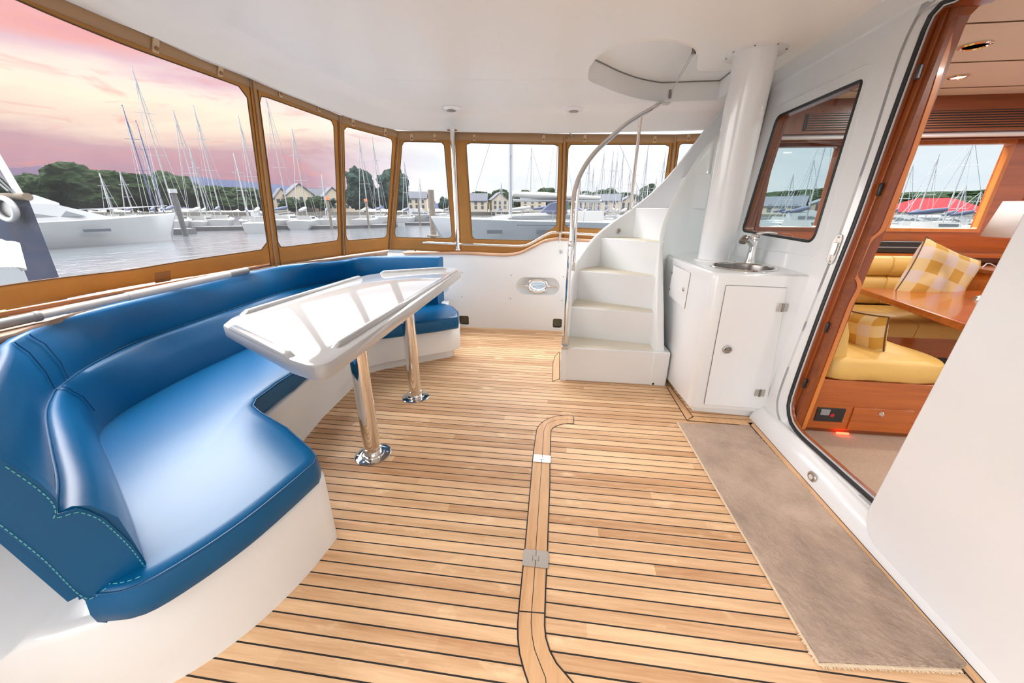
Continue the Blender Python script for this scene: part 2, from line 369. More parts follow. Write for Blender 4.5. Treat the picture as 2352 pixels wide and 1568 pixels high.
def resamp(P, n):
    P = [V(p) for p in P]; L = [0]
    for a, b in zip(P, P[1:]): L.append(L[-1]+(b-a).length)
    out = []; j = 0
    for k in range(n):
        s = L[-1]*k/(n-1)
        while j < len(P)-2 and L[j+1] < s: j += 1
        t = (s-L[j])/max(1e-9, L[j+1]-L[j]); out.append(P[j].lerp(P[j+1], min(1, max(0, t))))
    return out
# ================================================================== SHELL
struct(mk('floor', *boxg(-2.4, 1.45, -1.1, 4.0, -.06, 0), M['teak'], local=True))
zz = lambda pts, z=0.: [pz(x, y, z) for x, y in pts]
def zp(pts, ox, oy, s): return [(ox+a/s, oy+b/s) for a, b in pts]
Lf = zz(zp([(428, 85), (350, 85), (290, 100), (245, 130), (225, 160), (220, 190), (205, 300), (190, 470), (175, 640), (160, 810), (148, 930), (130, 1110), (120, 1230), (118, 1290), (128, 1400), (150, 1490), (180, 1568)], 1140, 920, 2.42))
Rf = zz(zp([(430, 127), (370, 130), (325, 145), (305, 165), (303, 190), (298, 330), (297, 470), (290, 640), (284, 830), (278, 950), (272, 1100), (268, 1250), (275, 1320), (300, 1400), (340, 1470), (380, 1520), (430, 1568)], 1140, 920, 2.42))
Cf = zz(zp([(429, 106), (340, 108), (300, 120), (275, 140), (264, 170), (263, 190), (255, 310), (240, 520), (228, 700), (218, 850), (208, 1020), (196, 1170), (193, 1240), (200, 1320), (225, 1430), (280, 1568)], 1140, 920, 2.42))
Lf += [V((-.05, .50, 0)), V((.02, .42, 0)), V((.12, .37, 0)), V((.4, .34, 0)), V((1.0, .31, 0))]
Rf += [V((.10, .50, 0)), V((.16, .465, 0)), V((.4, .44, 0)), V((1.0, .41, 0))]
Cf += [V((.03, .49, 0)), V((.09, .43, 0)), V((.2, .40, 0)), V((1.0, .36, 0))]
L_, R_, C_ = resamp(catm(Lf, 3), 70), resamp(catm(Rf, 3), 70), resamp(catm(Cf, 3), 70)
def seamg(P, wd, z): return ribbon(offs(P, wd/2), offs(P, -wd/2), z, z+.0009)
g1 = ribbon(L_, R_, .0002, .0022); parts = [g1]
sg = [seamg(L_, .005, .0015), seamg(R_, .005, .0015), seamg(C_, .0025, .0016)]
for yy in (1.72, .85):
    j = min(range(70), key=lambda i: abs((L_[i].y)-yy)+ (0 if L_[i].x < .05 else 9)); a = L_[j]; b = min(R_, key=lambda p: (p-a).length+abs(p.y-a.y)*4)
    sg.append(ribbon([V((a.x, a.y+.002, 0)), V((a.x, a.y-.002, 0))], [V((b.x, b.y+.002, 0)), V((b.x, b.y-.002, 0))], .0015, .0027))
sg.append(ribbon([L_[0]+V((-.002, 0, 0)), L_[0]+V((.002, 0, 0))], [R_[0]+V((-.002, 0, 0)), R_[0]+V((.002, 0, 0))], .0015, .0027))
vs, fs = cat2(g1, *sg); struct(mk('trim_1', vs, fs, None, mats=[M['teakp'], M['seam']], fmat=[0]*len(g1[1])+[1]*(len(fs)-len(g1[1]))))
def boards(name, polys, wd=.005):
    gs = [prism([(p.x, p.y) for p in P], .0003, .0025) for P in polys]; ss = []
    for P in polys:
        Q = P+[P[0]]; ss.append(seamg(Q, wd, .0018))
    vs, fs = cat2(*gs, *ss); k = sum(len(g[1]) for g in gs)
    return struct(mk(name, vs, fs, None, mats=[M['teakp'], M['seam']], fmat=[0]*k+[1]*(len(fs)-k)))
boards('trim_2', [zz([(1285, 808), (1275, 818), (1270, 835), (1269, 876), (1285, 870)])])
boards('trim_3', [zz([(1532, 890), (1540, 888), (1592, 958), (1578, 966)]), zz([(1578, 966), (1592, 956), (1735, 966), (1722, 978)])])
boards('trim_20', [[V((1.258, .4, 0)), V((1.2925, .4, 0)), V((1.2925, 2.22, 0)), V((1.258, 2.22, 0))]])
# hatch hinges
for i, (c, hw, hh, mm, lb) in enumerate([((1245, 1054.5), .047, .031, 'brush', 'brushed metal hinge set in the deck board, the one farther from the camera'), ((1230.5, 1284), .050, .037, 'brush', 'brushed metal hinge set in the deck board, the one nearer the camera')]):
    p = pz(*c, 0); t = thing('deck_hinge', (p.x, p.y, .002), lb, 'hinge', 'hinges of the deck hatch')
    for s in (-1, 1):
        o = mk('leaf', *prism(fillet([(p.x+s*.0015, p.y-hh, 0), (p.x+s*hw, p.y-hh, 0), (p.x+s*hw, p.y+hh, 0), (p.x+s*.0015, p.y+hh, 0)], [0, .008, .008, 0]), .002, .0055), M[mm], t)
    mk('knuckle', *cat2(boxg(p.x-.011, p.x+.011, p.y-.008, p.y+.008, .0055, .0075)), M[mm], t)
    for s in (-1, 1): mk('groove', *boxg(p.x+s*.0116-.0008, p.x+s*.0116+.0008, p.y-.012, p.y+.012, .0055, .006), M['seam'], t)
# ---- far bulwark with its dipping cap rail
YB = 3.95
sheer = catm([py(x, y, YB) for x, y in [(860, 583), (905, 583), (1052, 584), (1120, 587), (1165, 588), (1195, 583), (1225, 569), (1250, 557), (1275, 552), (1300, 553), (1360, 556)]], 5)
sheer[0].x = -2.0; sheer.append(V((1.5, YB, sheer[-1].z)))
outer = [(p.x, p.z) for p in sheer]+[(1.5, 0), (-2.3, 0), (-2.3, sheer[0].z)]
def stadium(cx, cz, hw, hh, n=10):
    return [(cx+(hw-hh)*s+hh*math.cos(a), cz+hh*math.sin(a)) for s, a0 in ((1, -math.pi/2), (-1, math.pi/2)) for a in [a0+math.pi*k/n for k in range(n+1)]]
c1 = py(1235, 657, YB); c2 = py(985, 655, YB)
hs = []
for c in (c1, c2): hs.append(stadium(c.x, c.z, .235, .095))
sc1 = py(1066, 735, YB); sc2 = py(1280, 742, YB)
def rrect(cx, cz, hw, hh, r=.02): return [(p.x, p.y) for p in fillet([(cx-hw, cz-hh, 0), (cx+hw, cz-hh, 0), (cx+hw, cz+hh, 0), (cx-hw, cz+hh, 0)], r, 4)]
hs += [rrect(sc1.x, sc1.z, .055, .052), rrect(sc2.x, sc2.z, .05, .052)]
struct(plate('wall_far', outer, hs, .03, (0, YB, 0), (1, 0, 0), (0, 0, 1), (0, 1, 0), M['gelm']))
# dished recesses behind the holes
dish = []
for c in (c1, c2):
    rr = []
    for k, (dw, dh, dy) in enumerate([(.235, .095, 0), (.232, .093, .012), (.22, .085, .03), (.195, .07, .045), (.13, .062, .05)]):
        rr.append([V((p[0], YB+dy+.002, p[1])) for p in stadium(c.x, c.z, dw, dh)])
    hole = [V((c.x+.085*math.cos(a)*abs(math.cos(a))**-.25 if False else c.x+.085*math.cos(a), YB+.052, c.z+.056*math.sin(a))) for a in [-math.pi/2+2*math.pi*k/22 for k in range(22)]]
    rr.append(hole); rr.append([p+V((0, .05, 0)) for p in hole]); dish.append(loftg(rr, True, False))
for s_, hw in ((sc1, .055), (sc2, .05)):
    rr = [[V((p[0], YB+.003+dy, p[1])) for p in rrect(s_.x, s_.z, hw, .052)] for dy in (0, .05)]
    g = loftg(rr, True, False); n = len(rr[0]); g = (g[0], g[1]+[tuple(range(n, 2*n))]); struct(mk('trim_17', *g, M['scup'], solid=0))  # olive-brown lining inside the scupper openings
vs, fs = cat2(*dish); struct(mk('trim_4', vs, fs, M['cream'] if False else M['gelm'], solid=0))
# outer hull side beyond the bulwark, pierced by the fairlead
struct(plate('trim_5', [(p.x, p.z-.01) for p in sheer]+[(1.5, -1.0), (-2.3, -1.0), (-2.3, sheer[0].z-.01)], [[(c1.x+.10*math.cos(a), c1.z+.07*math.sin(a)) for a in [2*math.pi*k/20 for k in range(20)]], [(c2.x+.10*math.cos(a), c2.z+.07*math.sin(a)) for a in [2*math.pi*k/20 for k in range(20)]]], .02, (0, YB+.105, 0), (1, 0, 0), (0, 0, 1), (0, 1, 0), M['gelm']))
capr = [V((p.x, YB+.045, p.z+.012)) for p in sheer if p.x > -1.75]
rings = [[p+V((0, dy, dz)) for dy, dz in ((-.065, -.012), (-.07, 0), (-.062, .013), (.075, .013), (.08, 0), (.075, -.012))] for p in capr]
cr = thing('trim_6', (0, YB, .85), kind='structure'); mk('cap_rail', *loftg(rings), M['railx'], cr)
# recessed mooring fairleads
for i, c in enumerate((c1, c2)):
    t = thing('mooring_fairlead', (c.x, YB, c.z-.07), ['chrome oval fairlead with two horns recessed in the white bulwark beside the stairs', 'chrome fairlead mostly hidden behind the far end of the white table'][i], 'fairlead', 'fairleads in the bulwark')
    ringp = [V((c.x+math.copysign(abs(math.cos(a))**.8, math.cos(a))*.098, YB+.012, c.z+math.copysign(abs(math.sin(a))**.8, math.sin(a))*.070)) for a in [2*math.pi*k/36 for k in range(36)]]
    tube('ring', ringp, .016, M['steel'], t, 12, True)
    for s in (-1, 1):
        tube('horn', catm([V((c.x+s*.10, YB+.01, c.z)), V((c.x+s*.125, YB-.005, c.z+.0)), V((c.x+s*.145, YB-.015, c.z+.004)), V((c.x+s*.205, YB-.018, c.z+.004))], 4), .010, M['steel'], t)
for i, (x, y) in enumerate([(1173.8, 631.8), (1172.4, 685.3), (1294.3, 635.7), (1290.6, 689.7), (1061.5, 626), (1061, 681.6)]):
    p = py(x, y, YB-.001); o = lathe('bulwark_rivet', [(0.001, .004), (.004, .003), (.006, 0)], p, M['dsteel'], ax=(0, -1, 0), seg=10); tag(o, 'small dark rivet on the white bulwark, '+['upper one left of the chrome fairlead', 'lower one left of the chrome fairlead', 'upper one beside the stair rail', 'lower one beside the stair rail', 'upper one by the far tip of the table', 'lower one by the far tip of the table'][i], 'rivet', 'rivets on the bulwark')
p = py(1288, 578, YB-.002); t = thing('gate_latch', p, 'small oval chrome latch at the top of the white bulwark beside the stair rail', 'latch')
lathe('escutcheon', [(.001, .006), (.016, .006), (.02, 0)], p, M['steel'], t, ax=(0, -1, 0)); mk('thumb_turn', *boxg(p.x-.003, p.x+.003, YB-.02, YB-.006, p.z-.013, p.z+.013), M['dsteel'], t, bevel=.002)
# ---- chrome grab rail over the bulwark cap
gr = thing('grab_rail', py(1052, 575, 3.93), 'polished chrome rail running along the top of the white bulwark and stepping up', 'rail')
pts = [py(x, y, 3.90) for x, y in [(953, 577), (957, 566), (966, 558), (985, 557), (1046, 560), (1150, 564), (1195, 565), (1215, 561), (1235, 550), (1255, 539), (1272, 534), (1310, 536), (1380, 540)]]
tube('rail_tube', catm(pts, 5), .0115, M['steel'], gr)
p = py(1286, 535, 3.90); tube('rail_post', [p, V((p.x, 3.90, py(1285, 553, 3.90).z-.01))], .009, M['steel'], gr)
# ---- tall chrome pole
pb = py(1052, 574, 3.86); pt = py(1040, 300, 3.86); pt.x = pb.x-.003
t = thing('roof_pole', pb, 'tall polished chrome pole rising from the bulwark cap to the roof', 'pole')
tube('pole', [pb, V((pt.x, 3.86, pt.z+.01))], .0225, M['steel'], t, 20)
lathe('roof_flange', [(.0235, 0), (.050, .004), (.050, .010), (.0235, .012)], V((pt.x, 3.86, pt.z)), M['steel'], t)
lathe('foot_flange', [(.036, 0), (.036, .006), (.0235, .010)], V((pb.x, 3.86, pb.z)), M['steel'], t)
# ---- stern coaming with its teak cap (left)
ZR = .87
inner = [V((-1.25, -.6, ZR)), V((-1.62, -.05, ZR)), V((-1.88, .45, ZR))]+[pz(x, y, ZR) for x, y in [(0, 774), (60, 756), (110, 738), (300, 680), (500, 634), (640, 608), (700, 600), (780, 592), (850, 583), (890, 578)]]
inner = catm(inner, 5); inner[-1].y = min(inner[-1].y, 3.9)
outerp = catm([V((-1.4, -.7, ZR)), V((-1.78, -.15, ZR)), V((-2.05, .38, ZR))]+[pz(x, y, ZR) for x, y in [(-20, 742), (140, 698), (310, 657), (480, 628), (632, 609), (700, 596), (788, 586), (850, 577), (895, 572)]], 5)
I_, O_ = resamp(inner, 60), resamp(outerp, 60)
rings = [[V((a.x, a.y, ZR-.03)), V((a.x, a.y, ZR-.006)), V((a.x-.004, a.y, ZR)), V((b.x, b.y, ZR)), V((b.x-.05, b.y, ZR-.004)), V((b.x-.05, b.y, ZR-.03))] for a, b in zip(I_, O_)]
struct(mk('trim_7', *loftg(rings), M['rail']))
I3 = offs(I_, -.10)
if I3[30].x > I_[30].x: I3 = offs(I_, .10)
cm = [[V((a.x-.012, a.y, ZR-.028)), V((a.x-.004, a.y, ZR-.03)), V((a.x-.004, a.y, ZR-(.035 if i < 36 else .035+.06*min(1, (i-36)/8)))), V((a.x-.02, a.y, ZR-(.036 if i < 36 else .036+.06*min(1, (i-36)/8)))), V((c.x, c.y, ZR-.06-(.04 if i > 40 else 0))), V((c.x, c.y, 0)), V((b.x-.06, b.y, -1.0)), V((b.x-.06, b.y, ZR-.03))] for i, (a, b, c) in enumerate(zip(I_, O_, I3))]
struct(mk('wall_left', *loftg(cm), M['gelm']))
# ---- enclosure curtains
def quad3(a, b, c): return lambda u: a*((1-u)*(1-2*u))+b*(4*u*(1-u))+c*(u*(2*u-1))
class Panel:
    def __init__(s, B, Tt): s.B, s.T = B, Tt
    def S(s, u, v): return s.B(u).lerp(s.T(u), v)
    def uv(s, x, y):
        d = ray(x, y).normalized(); u = v = .5
        def f(u, v):
            q = s.S(u, v)-EYE; q = q-d*q.dot(d); return q
        for _ in range(14):
            q = f(u, v); a = (f(u+1e-4, v)-q)*1e4; b = (f(u, v+1e-4)-q)*1e4
            A, Bb, D = a.dot(a), a.dot(b), b.dot(b); e, g = -a.dot(q), -b.dot(q); det = A*D-Bb*Bb
            if abs(det) < 1e-12: break
            u += max(-.5, min(.5, (e*D-g*Bb)/det)); v += max(-.5, min(.5, (A*g-Bb*e)/det))
        return u, v
def lin(a, b): return lambda u: a.lerp(b, u)
WN = [0]
def curtain(P, win, rad=.05, zipl=True, tabs=(), split=.0):
    WN[0] += 1; e = thing('window_%d' % WN[0], P.S(.5, 0), kind='structure')
    q = [P.uv(x, y) for x, y in win]
    W = (P.S(1, .5)-P.S(0, .5)).length; H = (P.S(.5, 1)-P.S(.5, 0)).length
    loop = fillet([(a*W, b*H, 0) for a, b in q], rad, 5); n0 = 72
    lp = resamp(loop+[loop[0]], n0+1)[:-1]
    cx = sum(p.x for p in lp)/n0; cy = sum(p.y for p in lp)/n0
    out = []
    corners = [(0, 0), (W, 0), (W, H), (0, H)]
    for p in lp:
        dx, dy = p.x-cx, p.y-cy; t = 1e9
        if dx > 1e-9: t = min(t, (W-cx)/dx)
        if dx < -1e-9: t = min(t, -cx/dx)
        if dy > 1e-9: t = min(t, (H-cy)/dy)
        if dy < -1e-9: t = min(t, -cy/dy)
        out.append([cx+dx*t, cy+dy*t])
    for c in corners:
        j = min(range(n0), key=lambda k: (out[k][0]-c[0])**2+(out[k][1]-c[1])**2); out[j] = list(c)
    R = 5; rings = []
    for k in range(R+1): t = k/R; rings.append([P.S((p.x*(1-t)+o_[0]*t)/W, (p.y*(1-t)+o_[1]*t)/H) for p, o_ in zip(lp, out)])
    mk('canvas_frame', *loftg(rings, True, False), M['canvas'], e, solid=.004, fixn=False)
    rr = [[P.S((cx+(p.x-cx)*t)/W, (cy+(p.y-cy)*t)/H) for p in lp] for t in (1.01, .66, .33, .02)]
    g = loftg(rr, True, False); g = (g[0], g[1]+[tuple(range(3*n0, 4*n0))]); mk('clear_pane', *g, M['vinyl'], e, fixn=False)
    tube('hem', [P.S(p.x/W, p.y/H) for p in lp], .0035, M['zipm'], e, 6, True)
    hb = min(b for a, b in q[:2] if True) if False else max(b for a, b in q)
    vt = max(b for a, b in q)+.012
    g = loftg([[P.S(u/16, v_)+V((.0, -.004, 0)) for v_ in (vt, (vt+1)/2, 1.0)] for u in range(17)], False, False)
    nrm = (P.S(1, .9)-P.S(0, .9)).cross(P.S(.5, 1)-P.S(.5, .8)).normalized()
    if nrm.dot(EYE-P.S(.5, .9)) < 0: nrm = -nrm
    mk('header_band', [v+nrm*.006 for v in g[0]], g[1], M['canvast'], e, solid=.004, fixn=False)
    for x, y in tabs:
        u, v = P.uv(x, y); c = P.S(u, v)+nrm*.012; U = (P.S(u+.02, v)-P.S(u, v)).normalized(); Vv = nrm.cross(U)
        f = mk('fastener', *extr([c+U*a+Vv*b for a, b in [(-.014, -.028), (.014, -.028), (.014, .022), (.008, .03), (-.008, .03), (-.014, .022)]], nrm*.006), M['tab'], e)
        mk('turn_button', *lathg([(.009, .006), (.009, .012), (.003, .016)], c+Vv*(-.008), nrm, 10), M['patch'], f)
    if zipl:
        for u in (0, 1) if zipl is True else zipl:
            g = tubeg([P.S(u, v/8)+nrm*.010 for v in range(9)], .0075, 8); mk('zip_flap', *g, M['canvast'], e, smooth=50)
            for du in (-1, 1):
                g = tubeg([P.S(u+du*.02/W, v/8)+nrm*.006 for v in range(9)], .0028, 6); mk('zip', *g, M['zipm'], e, smooth=50)
    return e
b0, bm_, b1 = pz(-260, 815, .88), pz(310, 657, .88), pz(632, 610, .88)
t1 = pz(578, 181, 2.02); t0 = pz(-40, -90, 2.02); tm = pz(330, 78, 2.02)
bN, tN = V((-1.72, -.05, .88)), V((-1.5, -.2, 2.02))
struct(mk('shade_canvas', *loftg([[b0.lerp(bN, k/6), t0.lerp(tN, k/6), t0.lerp(tN, k/6)+V((-.004, 0, 0)), b0.lerp(bN, k/6)+V((-.004, 0, 0))] for k in range(7)]), M['canvas']))  # solid canvas out of view, added to shade the near bench ledge
b2, t2 = pz(788, 587, .88), pz(778, 264, 2.0)
b3, t3 = pz(894, 573, .88), pz(915, 301, 1.98)
bmid = pz(310, 655, .88)
def bez(a, m, c, um): # quadratic through a, m at um, c
    k = (m-a*(1-um)-c*um)/(um*(1-um)); return lambda u: a*(1-u)+c*u+k*u*(1-u)
P1 = Panel(bez(b0, bmid, b1, .62), bez(t0, tm, t1, .66))
curtain(P1, [(-250, 716), (0, 657), (300, 620), (616, 572), (565, 203), (286, 103), (40, 0), (-60, -40)][0:5]+[(286, 103), (40, 0), (-60, -42)], .05, (1,), tabs=[(350, 102), (500, 160)])
P2 = Panel(lin(b1, b2), lin(t1, t2)); curtain(P2, [(640, 568.7), (777.5, 552), (766, 278), (593.7, 216.5)], .04, (1,), tabs=[(640, 211), (729, 246)])
P3 = Panel(lin(b2, b3), lin(t2, t3)); curtain(P3, [(795, 552.7), (888, 545), (902, 319), (789.6, 289)], .04, (1,), tabs=[(808, 281), (882, 303)])
YC = 4.03
fb = lambda x, y: py(x, y, YC)
b4, t4 = fb(1060, 580), fb(1045, 302)
P4 = Panel(lin(b3, b4), lin(t3, t4)); curtain(P4, [(906, 545), (1039, 547), (1020, 327), (924, 324.5)], .04, False, tabs=[(945, 316), (998, 316)])
b5, t5 = fb(1288, 590), fb(1298, 308)
P5 = Panel(lin(b4, b5), lin(t4, t5)); curtain(P5, [(1085, 549), (1223, 552), (1240, 544), (1262, 528), (1278, 521), (1284, 332), (1070.5, 328)], .03, (1,), tabs=[(1090, 317), (1249, 319)])
b6, t6 = fb(1520, 600), fb(1552, 309)
P6 = Panel(lin(b5, b6), lin(t5, t6)); curtain(P6, [(1297, 522), (1376, 525), (1510, 527), (1539, 332), (1305.6, 332)], .03, (1,), tabs=[(1343, 319), (1503, 321)])
b7, t7 = V((1.35, 4.05, .75)), fb(1660, 305)
b7 = V((t7.x, 4.05, .75)); P7 = Panel(lin(b6, b7), lin(t6, t7)); curtain(P7, [(1532, 527), (1590, 527), (1640, 330), (1561, 329)], .03, False, tabs=[(1580, 317)])
# brown patch and toggles on the big canvas panel
u, v = P1.uv(373, 637); c = P1.S(u, v); U = (P1.S(u+.02, v)-c).normalized(); Vv = (P1.S(u, v+.02)-c).normalized(); nr = U.cross(Vv); nr = nr if nr.dot(EYE-c) > 0 else -nr
o = mk('canvas_patch', *extr([c+U*a+Vv*b+nr*.004 for a, b in ((-.04, -.045), (.04, -.045), (.04, .04), (-.04, .04))], nr*.002), M['patch']); tag(o, 'square brown canvas patch sewn below the large left window', 'patch')
for i, (x, y, z) in enumerate([(560, 172, 2.03), (580, 182, 2.03), (1308, 306, 1.99), (784, 262, 2.0)]):
    p = pz(x, y, z) if x < 1000 else py(x, y, 3.99)
    o = tube('snap_hook', catm([p+V((-.02, 0, .02)), p+V((0, 0, .008)), p+V((.015, -.005, -.012)), p+V((.02, 0, -.03))], 3), .006, M['dsteel'], seg=8)
    tag(o, ['small dark hook at the roof edge, the one farther left above the first canvas post', 'small dark hook at the roof edge directly above the first canvas post', 'small dark hook at the roof edge above the canvas post left of the stair rail', 'small dark hook at the roof edge above the second canvas post from the left'][i], 'hook', 'hooks along the roof edge')
p = pz(770, 272, 1.98)
# ---- ceiling
ZC = 2.15
lip = [V((-.3, -1.8, 2.02)), V((-1.2, -.9, 2.02)), V((-1.42, -.4, 2.02)), V((-1.62, .2, 2.02)), V((-1.74, .75, 2.02))]+[pz(x, y, z) for x, y, z in [(143, 0, 2.02), (330, 76, 2.02), (491, 143, 2.01), (578, 177, 2.01), (640, 205, 2.0), (780, 260, 1.99), (850, 283, 1.98), (905, 296, 1.98)]]
pA = [py(x, y, 3.95) for x, y in [(1010, 301), (1100, 303), (1300, 305), (1560, 306)]]
lip = catm(lip+pA, 5); 
for p in lip: p.z = max(1.965, p.z)
lip.append(V((2.2, 3.95, 1.968)))
lip = resamp(lip, 90)
cove = []
for p, q1, q2, q3, q4 in zip(lip, offs(lip, .012), offs(lip, .03), offs(lip, .07), offs(lip, .16)):
    cove.append([V((p.x, p.y, p.z)), V((p.x, p.y, p.z+.02))+(q1-p)*.3, V((q1.x, q1.y, p.z+.06)), V((q2.x, q2.y, ZC-.045)), V((q3.x, q3.y, ZC-.012)), V((q4.x, q4.y, ZC))])
O5 = offs(lip, -.10)
cv = [[V((o_.x, o_.y, ZC+.06)), V((o_.x, o_.y, c[0].z+.03)), V((c[0].x, c[0].y, c[0].z))+(o_-c[0])*.3]+c+[V((c[-1].x, c[-1].y, ZC+.06))] for o_, c in zip(O5, cove)]
struct(mk('trim_8', *loftg(cv), M['ceil'], smooth=60))
inn = [c[-1] for c in cove]
hatchpx = [(1350, 180), (1353, 155), (1372, 130), (1405, 110), (1450, 97), (1500, 92), (1550, 95), (1592, 108), (1602, 130), (1598, 150), (1603, 162), (1640, 163), (1760, 164), (1790, 225), (1675, 231), (1600, 234), (1530, 234), (1470, 226), (1420, 212), (1385, 198), (1360, 188)]
hp = catm([pz(x, y, ZC) for x, y in hatchpx]+[pz(*hatchpx[0], ZC)], 4)[:-1]
for p in hp: p.x = min(p.x, 1.25); p.y = min(p.y, 3.75)
outl = [(p.x, p.y) for p in inn if p.x < 1.55]+[(1.55, 3.79), (1.55, -1.8)]
struct(plate('ceiling', outl, [[(p.x, p.y) for p in hp]], .06, (0, 0, ZC), (1, 0, 0), (0, 1, 0), (0, 0, 1), M['ceil']))
# raised soft lip round the stair opening, its well and closed lid
n = len(hp); cen = sum((p for p in hp), V())/n
def ring_at(k, z): return [V((cen.x+(p.x-cen.x)*k, cen.y+(p.y-cen.y)*k, z)) for p in hp]
WH = py(1530, 188, 3.73).z
rr = [ring_at(1.03, ZC+.001), ring_at(1.012, ZC-.006), ring_at(.995, ZC-.004), ring_at(.985, ZC+.02), ring_at(.982, WH)]
struct(mk('trim_9', *loftg(rr, True, False), M['ceil'], smooth=60, fixn=False))
lid = thing('hatch_lid', (cen.x, cen.y, WH), 'rounded cream lid closing the stairway opening in the ceiling', 'hatch lid')
mk('lid_panel', *prism([(p.x, p.y) for p in ring_at(1.05, 0)], WH, WH+.03), M['ceil'], lid)
tube('rubber_edge', ring_at(.978, WH-.003), .0045, M['dsteel'], lid, 8, True)
a, b = pz(1594, 118, ZC+.03), py(1540, 214, 3.72)
t = thing('lid_strut', b, 'thin chrome gas strut slanting across the ceiling hatch', 'strut')
tube('rod', [a, b], .005, M['steel'], t, 10); tube('cylinder', [a, a.lerp(b, .55)], .0085, M['brush'], t, 12)
tube('bracket', [b+V((0, .01, .025)), b+V((0, 0, -.035))], .012, M['dsteel'], t, 10); tube('end_bracket', [a+V((0, 0, -.015)), a+V((0, 0, .03))], .014, M['dsteel'], t, 10)
p = py(1528, 188, 3.6); 
for s in (-1, 1): pass
# ceiling downlights
for i, (x, y) in enumerate([(1038, 250), (1318, 252)]):
    p = pz(x, y, ZC-.012)
    t = thing('ceiling_light', (p.x, p.y, ZC-.03), ['round recessed ceiling light left of the stairs, the one farther left', 'round recessed ceiling light nearer the stair rail'][i], 'light', 'recessed ceiling lights')
    lathe('bezel', [(.088, .03), (.090, .020), (.070, .004), (.050, .0), (.046, .004)], V((p.x, p.y, ZC-.03)), M['gel'], t)
    lathe('lamp', [(.001, .0), (.040, .0), (.044, .004)], V((p.x+.0, p.y-.02, ZC-.0335)), M['dsteel'], t)
# faint joint lines and patch on the ceiling
g = []
for a, b in [((1115, 0), (1205, 250)), ((880, 185), (1370, 183))]:
    A, B = pz(*a, ZC-.001), pz(*b, ZC-.001); d = (B-A).normalized(); s = V((-d.y, d.x, 0))*.002
    g.append(extr([A+s, B+s, B-s, A-s], (0, 0, .003)))
struct(mk('trim_10', *cat2(*g), M['ceil']))
# ================================================================== SALOON BULKHEAD (leans forward a little)
cB_y = pz(1580, 950, 0).y
X0, KL = 1.355, .065
def pw(x, y, dx=0.):
    d = ray(x, y); return EYE+d*((X0+dx+KL*1.3)/(d.x-KL*d.z))
def yz(p): return (p.y, p.z)
WU, WW, WNn = (0, 1, 0), (KL, 0, 1), (1, 0, 0)
chpx = [(2121, 0), (2100, 46), (2061, 132), (1993, 346), (1921, 553), (1891, 634), (1835, 775), (1788, 899), (1783, 945), (1797, 979), (1822, 1000), (2003, 1164)]
slpx = [(2171, 0), (2136, 39), (2111, 100), (2043, 286), (1968, 500), (1919, 625), (1870, 755), (1822, 890), (1811, 937), (1826, 987), (1906, 1063), (2007, 1151)]
inpx = [(2186, 0), (2146, 46), (2114, 143), (2050, 336), (1978, 520), (1930, 640), (1880, 765), (1832, 897), (1820, 941), (1843, 991), (1915, 1057), (2011, 1143)]
def doorloop(pts, dx, ynear, ztop):
    P = [pw(x, y, dx) for x, y in pts]; q = [(p.y, p.z) for p in P]
    zb = sum(p[1] for p in q[-1:]); q = q[:-1]+[(1.3, q[-1][1])]
    first = q[0]; ztop = first[1]+.025; ztop = min(ztop, 2.12-dx*.5)
    top = [(first[0]-.05, ztop-.010), (first[0]-.12, ztop)]
    loop = [V((a, b, 0)) for a, b in q]+[V((1.0, q[-1][1], 0)), V((ynear+.12, q[-1][1], 0)), V((ynear, q[-1][1]+.12, 0)), V((ynear, 1.2, 0)), V((ynear, ztop-.15, 0)), V((ynear+.15, ztop, 0)), V((1.0, ztop, 0)), V((1.5, ztop, 0)), V((1.7, ztop, 0))]+[V((a, b, 0)) for a, b in top[::-1]]
    c = catm(loop+[loop[0]], 4); return [(p.x, p.y) for p in resamp(c, 121)[:-1]]
DL0 = doorloop(chpx, 0, .68, 2.065); DL1 = doorloop(slpx, .03, .72, 2.03); DL2 = doorloop(inpx, .035, .74, 2.01)
wp = [yz(pw(x, y)) for x, y in [(1785, 268), (1982, 183), (1868, 556), (1705, 530)]]
wl = [(p.x, p.y) for p in fillet([(a, b, 0) for a, b in wp], [.05, .03, .06, .05], 6)]
wall_outer = [(-1.1, 0), (3.78, 0), (3.78, 2.135), (-1.1, 2.135)]
struct(plate('wall_right', wall_outer, [DL0, wl], .05, (X0, 0, 0), WU, WW, WNn, M['gel']))
def on(a, b, dx): return V((X0+KL*b+dx, a, b))
# cove between wall and ceiling
struct(mk('trim_11', *loftg([[on(y, 2.125, 0), on(y, 2.132, -.002), V((1.485, y, 2.139)), V((1.46, y, 2.145)), V((1.40, y, 2.149)), V((1.30, y, 2.151)), V((1.30, y, 2.19)), V((1.58, y, 2.19)), V((1.58, y, 2.125))] for y in (-1.1, 1, 3.78)]), M['gel'], smooth=60))
# sloped plinth along the foot of the wall
struct(mk('trim_16', *loftg([[V((1.293, y, 0)), V((1.296, y, .02)), V((1.312, y, .055)), V((1.338, y, .085)), V((1.363, y, .10)), V((1.39, y, .09)), V((1.39, y, 0))] for y in (-1.1, cB_y)]), M['gel'], smooth=60))
